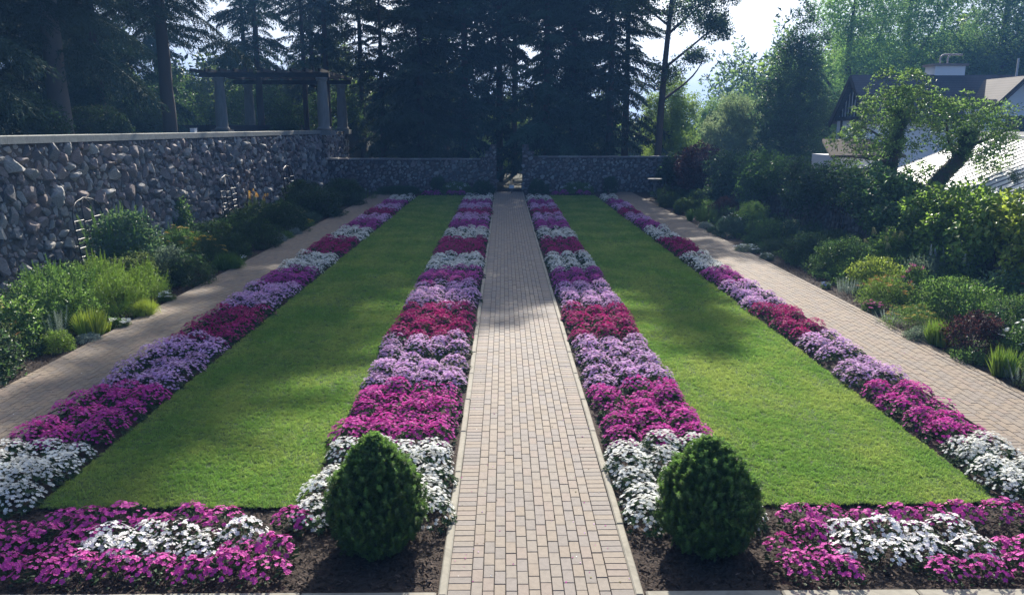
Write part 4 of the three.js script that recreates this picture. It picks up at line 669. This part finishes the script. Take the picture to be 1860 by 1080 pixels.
// ------------------------------------------------------------------ trees
const makeBranch = (twigs, leaves, ls) => [0, 1, 2].map((v) => {                                    // a drooping conifer branch of unit length along +x
  const b = new MB(), stem = (u) => V(u, 0.06 * Math.sin(u * 3) - 0.18 * u * u, 0.03 * Math.sin(u * 5 + v));
  for (let i = 0; i < 5; i++) { const p = stem(i / 5), q = stem((i + 1) / 5), w = 0.014 * (1 - i / 6); b.quad(p.clone().add(V(0, 0, w)), p.clone().add(V(0, 0, -w)), q.clone().add(V(0, 0, -w * 0.8)), q.clone().add(V(0, 0, w * 0.8))); }
  for (let i = 0; i < twigs; i++) {
    const u = 0.08 + 0.92 * (i / twigs), s = i % 2 ? 1 : -1, l = (0.34 * (1 - u * 0.62) + 0.05) * R(0.7, 1.2), o = stem(u), d = V(0.75, -0.28 + R(-0.25, 0.12), s * R(0.55, 1)).normalize();
    for (let k = 0; k < leaves; k++) { const t = (k + 0.5) / leaves, p = o.clone().addScaledVector(d, l * t); p.y -= 0.12 * t * t * l * 3; const dd = d.clone().multiplyScalar(0.5).add(V(R(-0.4, 0.4), R(-1.0, 0.35), R(-0.5, 0.5))).normalize(); b.leaf(p, dd, sideOf(dd), R(0.06, 0.11) * ls, R(0.02, 0.032) * ls, 0.1); }
  }
  return b.geo();
}), conBranch = makeBranch(44, 9, 1), conBranchFine = makeBranch(84, 22, 0.42);
function conifer(name, label, group, x, z, H, rad, o = {}) {
  const t = thing(name, label, 'tree', group, x, o.y ?? 0, z), base = o.base ?? 2, n = o.n ?? 130, lean = o.lean ?? 0, tone = R(0.75, 1.5), warm = R(0.85, 1.25);
  mesh('trunk', taper([V(0, -0.1, 0), V(lean * 0.1, H * 0.25, 0), V(lean * 0.5, H * 0.6, 0), V(lean, H, 0)], [o.trunk ?? 0.28, (o.trunk ?? 0.28) * 0.8, (o.trunk ?? 0.28) * 0.45, 0.02], 9, 0.15), o.bark ?? bark, t);
  const sets = [[[], []], [[], []], [[], []]];
  for (let i = 0; i < n; i++) {
    const f = (i + R(0, 0.8)) / n, y = lerp(base, H * 0.985, Math.pow(f, o.dense ?? 0.72)), s = (y - base) / (H - base), L = rad * Math.pow(1 - s, o.cone ?? 0.5) * R(0.6, 1.15) * (s > 0.5 ? (N(y * 0.85 + x, Math.cos(i * 2.4) * 1.2, Math.sin(i * 2.4) * 1.2 + z) > (o.holes ?? 0.22) ? 0.25 : 1.15) : y < 12 && o.open ? (N(y * 0.9 + x, Math.cos(i * 2.4), Math.sin(i * 2.4) + z) > -0.02 ? 0.3 : 1) : 1) * (o.gap ? (N(y * 0.8, x, z) > 0.12 ? 0.35 : 1.05) : 1) + 0.25, a = i * 2.399 + R(-0.4, 0.4), k = Math.floor(R(0, 3));
    sets[k][0].push(M4(lean * s, y, 0, 0, a, lerp(-0.22, 0.35, s) + R(-0.15, 0.12), L, L * R(0.8, 1.3), L * R(0.9, 1.3))); const c = R(0.65, 1.4) * tone; sets[k][1].push(C(0.042 * c * warm, 0.075 * c, 0.044 * c));
  }
  sets.forEach(([m, c], k) => m.length && copies(numbered('crown'), (o.fine ? conBranchFine : conBranch)[k], o.mat ?? coniferMat, m, c, t));
  return t;
}
const coniferMat = leafy(C(1, 1, 1), { transmission: 0.15 });
function broadleaf(name, label, group, x, z, o) {                           // o.limbs: [[points], r0], o.blobs: [x, y, z, rx, ry, n]
  const t = thing(name, label, 'tree', group, x, o.y ?? 0, z), m = [], c = [], tint = o.tint;
  mesh('trunk', taper(o.trunk.map((p) => V(...p)), o.radii, 9, 0.12), o.bark ?? bark, t);
  for (const [pts, r] of o.limbs ?? []) mesh('limb', taper(pts.map((p) => V(...p)), [r, r * 0.6, r * 0.2], 6, 0.1), o.bark ?? bark, t);
  for (const [bx, by, bz, rx, ry, n] of o.blobs) for (let i = 0; i < n; i++) {
    const d = rdir(), q = Math.pow(rnd(), 0.42) * (1 + 0.3 * N(d.x * 2 + bx, d.y * 2 + by, d.z * 2 + x)), k = R(0.7, 1.3);
    m.push(M4(bx + d.x * rx * q, by + d.y * ry * q, bz + d.z * rx * q, R(-0.6, 0.6), R(0, 6.28), R(-0.6, 0.6), (o.leafScale ?? 1) * R(0.75, 1.3))); c.push(C(tint.r * k, tint.g * k * R(0.92, 1.05), tint.b * k));
  }
  copies('crown', LEAF[o.leaf ?? 'shaggy'], o.mat ?? G.spray, m, c, t); return t;
}
// the dark row behind the far wall
const row = 'dark conifers in a row behind the far wall';
conifer('spruce', 'thin gappy spruce nearest the pergola behind the far wall', row, -8.4, -53, 17, 2.3, { n: 150, base: 2.4, trunk: 0.24, gap: true });
conifer('spruce', 'broad dark spruce behind the far wall, beyond the thin gappy one', row, -5.7, -51.5, 19.5, 3.3, { n: 340, base: 1.6, open: true });
conifer('spruce', 'tall dark spruce behind the far wall above the white hydrangea', row, -2.9, -53.5, 27, 3.5, { n: 350, base: 1.6, open: true });
conifer('spruce', 'tallest dark spruce, straight behind the gateway', row, -0.6, -57, 32, 3.8, { n: 340, base: 3.6, holes: 0.1, open: true });
conifer('spruce', 'dark spruce just on the house side of the gateway', row, 2.5, -52, 22.8, 3.5, { n: 340, base: 1.4, open: true });
conifer('spruce', 'dark spruce behind the far wall before the bird bath', row, 4.5, -54.5, 23, 3.6, { n: 340, base: 1.4, open: true });
conifer('spruce', 'dark spruce behind the far wall over the bird bath', row, 6.7, -52, 24, 2.9, { n: 320, base: 1.6, open: true });
conifer('pine', 'layered pine with sky between its boughs at the row\'s end', row, 8.2, -55, 21, 2.8, { n: 110, base: 3, gap: true });
for (const [x, z, H, l] of [[-11.5, -63, 22, 'behind the pergola'], [-5, -64, 24, 'behind the broad spruce'], [0.6, -66, 25, 'far behind the gateway'], [5.5, -64, 23, 'behind the bird bath spruce']]) conifer('spruce', 'half hidden spruce of the second row ' + l, 'conifers of the second row', x, z, H, 4.0, { n: 120, base: 3.4, open: true });
for (const [x, z, H, l] of [[-16.5, -68, 20, 'between the pergola columns'], [-21.5, -66, 20, 'beside the pergola'], [-27, -62, 20, 'at the back of the terrace'], [-33, -58, 20, 'deep in the terrace wood']]) conifer('spruce', 'shadowy spruce far behind the terrace, ' + l, 'conifers of the second row', x, z, H, 3.6, { y: 2, n: 120, base: 3.5, gap: true });
pl('shrub', 'sunlit yellow green shrub glowing through the gateway', 'shrub', 0.1, -71, 2.6, 2.0, { y: 0.01, leaf: 'shaggy', tint: 'lime', n: 0.7 });
// dark trees on the terrace
const ter = 'dark trees on the upper terrace';
conifer('spruce', 'large dark spruce with thick pale trunk on the terrace by the wall', ter, -15.6, -27.5, 19, 3.7, { y: 3.4, n: 190, base: 2.9, trunk: 0.36, bark: barkPale, fine: true });
conifer('spruce', 'dark tree close to the stone wall with a bare straight trunk', ter, -14.4, -33.5, 17, 3.0, { y: 3.4, n: 120, base: 4.5, trunk: 0.3, fine: true });
conifer('spruce', 'dark spruce at the picture edge over the near stone wall', ter, -17.0, -21.5, 17, 4.2, { y: 3.4, n: 180, base: 0.8, fine: true });
conifer('spruce', 'dark tree whose thin trunk stands behind the pergola columns', ter, -16.2, -52, 18, 2.8, { y: 3.4, n: 110, base: 4.6, trunk: 0.24, gap: true });
conifer('pine', 'slim bare trunked pine behind the pergola, nearer its broad end', ter, -14.6, -57.5, 19, 2.4, { y: 3.4, n: 70, base: 5, trunk: 0.2, gap: true });
conifer('pine', 'slim bare trunked pine rising beside the end column of the pergola', ter, -12.9, -57, 20, 2.4, { y: 3.4, n: 80, base: 5, trunk: 0.24, gap: true });
for (const [x, z, H, rr, l] of [[-21, -31, 17, 4.2, 'behind the thick pale trunk'], [-24.5, -24, 17, 4.5, 'deep in the terrace shade at the picture edge'], [-20.5, -40, 18, 3.8, 'between pale trunk and pergola'], [-27.5, -36, 19, 4.6, 'farther back on the terrace'], [-26, -47, 19, 4.2, 'far back on the terrace behind the pergola'], [-19.3, -24.5, 15, 3.6, 'crowding the large terrace spruce']])
  conifer('spruce', 'dense dark conifer ' + l, ter, x, z, H, rr, { y: 3.4, n: 170, base: 0.4, fine: true });
for (const [x, z, r, h, l] of [[-15.2, -24.2, 1.6, 1.5, 'behind the near stone wall'], [-16.2, -30.5, 1.6, 1.3, 'between the terrace trunks'], [-17.6, -37.5, 1.8, 1.4, 'before the pergola on the terrace'], [-12.8, -45.5, 0.9, 0.9, 'at the foot of the pergola columns']])
  pl('shrub', 'dark shrub growing on the terrace ' + l, 'shrub', x, z, r, h, { y: 3.45, leaf: 'medium', tint: 'dark' });
for (const [x, z, r, h, l] of [[-19, -60, 3.4, 4.2, 'behind the first pergola column'], [-13.5, -61.5, 3.0, 3.6, 'between the pergola columns'], [-24, -57, 3.4, 4.6, 'beside the pergola'], [-22, -50, 2.6, 3.4, 'before the far terrace trees']])
  pl('shrub', 'backlit green thicket ' + l, 'shrub', x, z, r, h, { y: 3.3, leaf: 'shaggy', tint: 'mid', n: 0.7 });
// trees on the house side
broadleaf('larch', 'light crowned tree reaching out into the bright sky gap', null, 9.5, -50, { trunk: [[0, 0, 0], [0.2, 6, 0], [0.5, 11, 0], [1, 17, 0]], radii: [0.24, 0.2, 0.14, 0.04], tint: C(0.102, 0.170, 0.064), leaf: 'medium', leafScale: 1.9,
  limbs: [[[[0.2, 5.5, 0], [2, 7, 0.3], [2.8, 8.4, 0.4]], 0.09], [[[0.3, 7.5, 0], [2.4, 9.2, 0], [3.8, 10.4, 0.2]], 0.1], [[[0.4, 9.5, 0], [2.6, 11.4, 0], [4.2, 12.6, 0]], 0.1], [[[0.4, 10, 0], [-1.6, 11.4, 0], [-3, 12, 0]], 0.08]],
  blobs: [[3.2, 10.0, 0.3, 1.4, 0.9, 100], [2.1, 8.2, 0.4, 0.9, 0.5, 36], [3.6, 12.2, 0, 1.6, 1.2, 120], [1.6, 11, 0, 1.7, 1.3, 90], [0.8, 14.5, 0, 2.2, 2.4, 160], [3.6, 14.6, 0, 1.8, 1.6, 120], [2.2, 17, 0, 2.0, 1.8, 120], [-1.6, 11.5, 0, 1.6, 1.2, 90], [0.3, 7.2, 0, 1.2, 1.0, 50]] });
const domeBlobs = (list, n) => list.map(([x, y, z, rx, ry]) => [x, y, z, rx, ry, Math.round(n * rx * rx * ry)]);
broadleaf('tree', 'tall dark narrow crowned tree at the edge of the sky gap', null, 18.0, -49.5, { trunk: [[0, 0, 0], [0, 4, 0], [0.1, 9.5, 0]], radii: [0.28, 0.2, 0.05], tint: C(0.068, 0.145, 0.045), leaf: 'medium', leafScale: 1.5, blobs: domeBlobs([[0, 2.6, 0, 2.5, 2.2], [-0.9, 4.6, 0, 1.9, 1.5], [0.9, 5.2, 0.2, 1.9, 1.6], [0, 7.0, 0, 1.8, 1.5], [-0.7, 8.6, 0, 1.0, 1.2], [0.6, 9.0, 0, 1.2, 1.3], [0.1, 10.6, 0, 0.7, 0.9], [-1.7, 6.2, 0, 0.9, 1.0]], 60) });
broadleaf('willow', 'silvery green bushy tree below the bright sky gap', null, 14.9, -53, { trunk: [[0, 0, 0], [0.1, 2, 0], [0.2, 4, 0]], radii: [0.16, 0.12, 0.05], tint: C(0.255, 0.340, 0.160), mat: G.grassAny, leaf: 'small', leafScale: 2.6, blobs: domeBlobs([[0.3, 2.0, 0, 2.0, 2.0], [-0.6, 3.6, 0, 1.3, 1.2], [0.9, 4.3, 0, 1.4, 1.4], [0.2, 5.2, 0, 0.9, 0.9]], 75) });
broadleaf('tree', 'yellow green sunlit tree behind the far wall beside the conifers', null, 12.0, -58, { trunk: [[0, 0, 0], [0.1, 3, 0], [0, 5, 0]], radii: [0.18, 0.12, 0.05], tint: C(0.272, 0.391, 0.080), mat: G.grassAny, leaf: 'medium', leafScale: 1.6, blobs: domeBlobs([[0, 2.6, 0, 2.0, 2.2], [-0.8, 5.0, 0, 1.4, 1.5], [0.9, 5.2, 0, 1.4, 1.3], [0.1, 6.7, 0, 1.0, 1.0]], 75) });
broadleaf('tree', 'light green young tree behind the silvery bushy one', null, 17.2, -62, { trunk: [[0, 0, 0], [0.1, 3, 0], [0, 5, 0]], radii: [0.18, 0.12, 0.05], tint: C(0.187, 0.306, 0.080), mat: G.grassAny, leaf: 'medium', leafScale: 1.7, blobs: domeBlobs([[0, 2.6, 0, 2.4, 2.3], [-1.0, 4.6, 0, 1.5, 1.4], [0.9, 5.2, 0, 1.5, 1.3]], 60) });
for (const [x, z, s, l, tint] of [[27, -63, 0.86, 'behind the half timbered gable', C(0.217, 0.377, 0.094)], [33.5, -67, 1.0, 'rising behind the house roof', C(0.232, 0.392, 0.109)], [41, -66, 1.02, 'behind the chimney', C(0.145, 0.261, 0.087)], [50, -68, 1.1, 'behind the twin gables', C(0.116, 0.217, 0.087)], [46, -55, 0.8, 'close behind the twin gabled wing', C(0.102, 0.189, 0.080)]])
  broadleaf('tree', 'large leafy tree ' + l, 'big trees behind the house', x, z, { tint, mat: G.grassAny, leaf: 'shaggy', leafScale: 1.35, trunk: [[0, 0, 0], [0.2 * s, 6 * s, 0], [-0.2, 11 * s, 0], [0, 16 * s, 0]], radii: [0.5 * s, 0.4 * s, 0.28 * s, 0.06],
    limbs: [[[[0.1, 5 * s, 0], [2.5 * s, 8 * s, 0.5], [4.5 * s, 10 * s, 0.5]], 0.16], [[[0, 6 * s, 0], [-2.5 * s, 9 * s, 0.5], [-4.6 * s, 11.5 * s, 0]], 0.16], [[[0, 8 * s, 0], [1.5, 12 * s, 1], [2, 14 * s, 1]], 0.12]],
    blobs: domeBlobs([[0, 6 * s, 0, 5 * s, 3.4 * s], [-3.6 * s, 9 * s, 0, 3.2 * s, 2.6 * s], [3.6 * s, 9 * s, 0.5, 3.2 * s, 2.8 * s], [0, 11.5 * s, 1, 3.8 * s, 3 * s], [-1.6 * s, 15 * s, 0, 3 * s, 2.4 * s], [2 * s, 15 * s, 0, 2.6 * s, 2.4 * s], [0, 17.5 * s, 0, 2 * s, 1.6 * s], [-3.5 * s, 3.8 * s, 0, 2.6 * s, 2.2 * s], [3.5 * s, 3.6 * s, 0, 2.6 * s, 2.2 * s]], 9) });
// two ivy clad trees before the house
const ivyTree = (label, x, z, trunk, radii, limbs, blobs) => {
  const t = broadleaf('ivy_clad_tree', label, 'ivy clad trees before the house', x, z, { trunk, radii, limbs, blobs, tint: C(0.20, 0.33, 0.07), leaf: 'medium', leafScale: 1.05 }), m = [];
  const curve = new THREE.CatmullRomCurve3(trunk.map((p) => V(...p))); for (let i = 0; i < 620; i++) { const q = rnd(), p = curve.getPoint(q), a = R(0, 6.28), r = lerp(0.3, 0.16, q); m.push(M4(p.x + Math.cos(a) * r, p.y, p.z + Math.sin(a) * r, R(-0.6, 0.6), R(0, 6.28), R(-0.6, 0.6), R(0.6, 1.2))); }
  copies('ivy', LEAF.small, G.sprayDark, m, null, t);
};
ivyTree('straight ivy clad tree with large bright leaves before the half timbered gable', 12.25, -25.2, [[0, 0, 0], [0.05, 1.6, 0], [-0.05, 2.6, 0], [0.1, 3.5, 0], [0.15, 4.4, 0]], [0.26, 0.24, 0.2, 0.1],
  [[[[0, 3.2, 0], [-0.7, 3.7, 0.2], [-1.5, 4.0, 0.2]], 0.06], [[[0.1, 3.4, 0], [0.5, 4.2, -0.2], [0.7, 5.2, -0.1]], 0.06], [[[-0.1, 2.8, 0.1], [-0.9, 2.9, 0.3], [-1.7, 3.0, 0.2]], 0.05]],
  [[0.2, 5.0, 0.0, 1.10, 0.81, 85], [-0.5, 4.3, 0.0, 1.04, 0.68, 65], [0.7, 4.5, 0.1, 1.04, 0.68, 68], [-1.35, 3.5, 0.2, 0.85, 0.54, 40], [-1.2, 2.7, 0.3, 0.78, 0.47, 34], [0.6, 2.4, 0.3, 0.65, 0.61, 31], [-0.3, 3.4, 0.4, 0.91, 0.54, 40], [-0.6, 2.2, 0.3, 0.52, 0.41, 21]]);
ivyTree('leaning ivy clad tree with large bright leaves before the glasshouse', 13.2, -24.4, [[0, 0, 0], [0, 1.5, 0], [0.25, 2.3, 0], [0.85, 3.0, 0], [1.0, 3.8, 0]], [0.26, 0.25, 0.22, 0.1],
  [[[[0.7, 2.9, 0], [0.3, 3.6, 0.1], [0.2, 4.4, 0]], 0.07], [[[0.9, 3.2, 0], [1.6, 3.6, 0.2], [2.4, 3.9, 0.2]], 0.06]],
  [[0.5, 4.2, 0.0, 1.04, 0.68, 68], [1.4, 4.1, 0.1, 1.04, 0.68, 68], [1.75, 3.6, 0.2, 0.65, 0.61, 34], [0.3, 3.5, 0.2, 0.78, 0.54, 37], [1.5, 3.1, 0.3, 0.72, 0.47, 31], [1.7, 2.5, 0.4, 0.52, 0.41, 13]]);
// the far wood, read as one mass
{
  const m = [], c = [], d = [], e = [];
  for (let i = 0; i < 15000; i++) {
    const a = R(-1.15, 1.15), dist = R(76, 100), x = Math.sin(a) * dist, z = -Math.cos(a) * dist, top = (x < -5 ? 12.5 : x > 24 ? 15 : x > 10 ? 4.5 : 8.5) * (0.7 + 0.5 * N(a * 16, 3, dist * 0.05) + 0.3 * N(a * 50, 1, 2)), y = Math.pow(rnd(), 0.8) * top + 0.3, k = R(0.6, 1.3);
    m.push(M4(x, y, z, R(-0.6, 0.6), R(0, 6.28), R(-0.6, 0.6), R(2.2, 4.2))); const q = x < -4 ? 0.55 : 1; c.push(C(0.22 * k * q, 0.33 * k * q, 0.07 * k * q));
  }
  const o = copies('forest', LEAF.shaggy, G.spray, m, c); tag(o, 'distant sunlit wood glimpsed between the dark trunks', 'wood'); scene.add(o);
}
scene.traverse((o) => { if (o.isMesh) o.castShadow = o.receiveShadow = true; });
renderer.render(scene, camera);
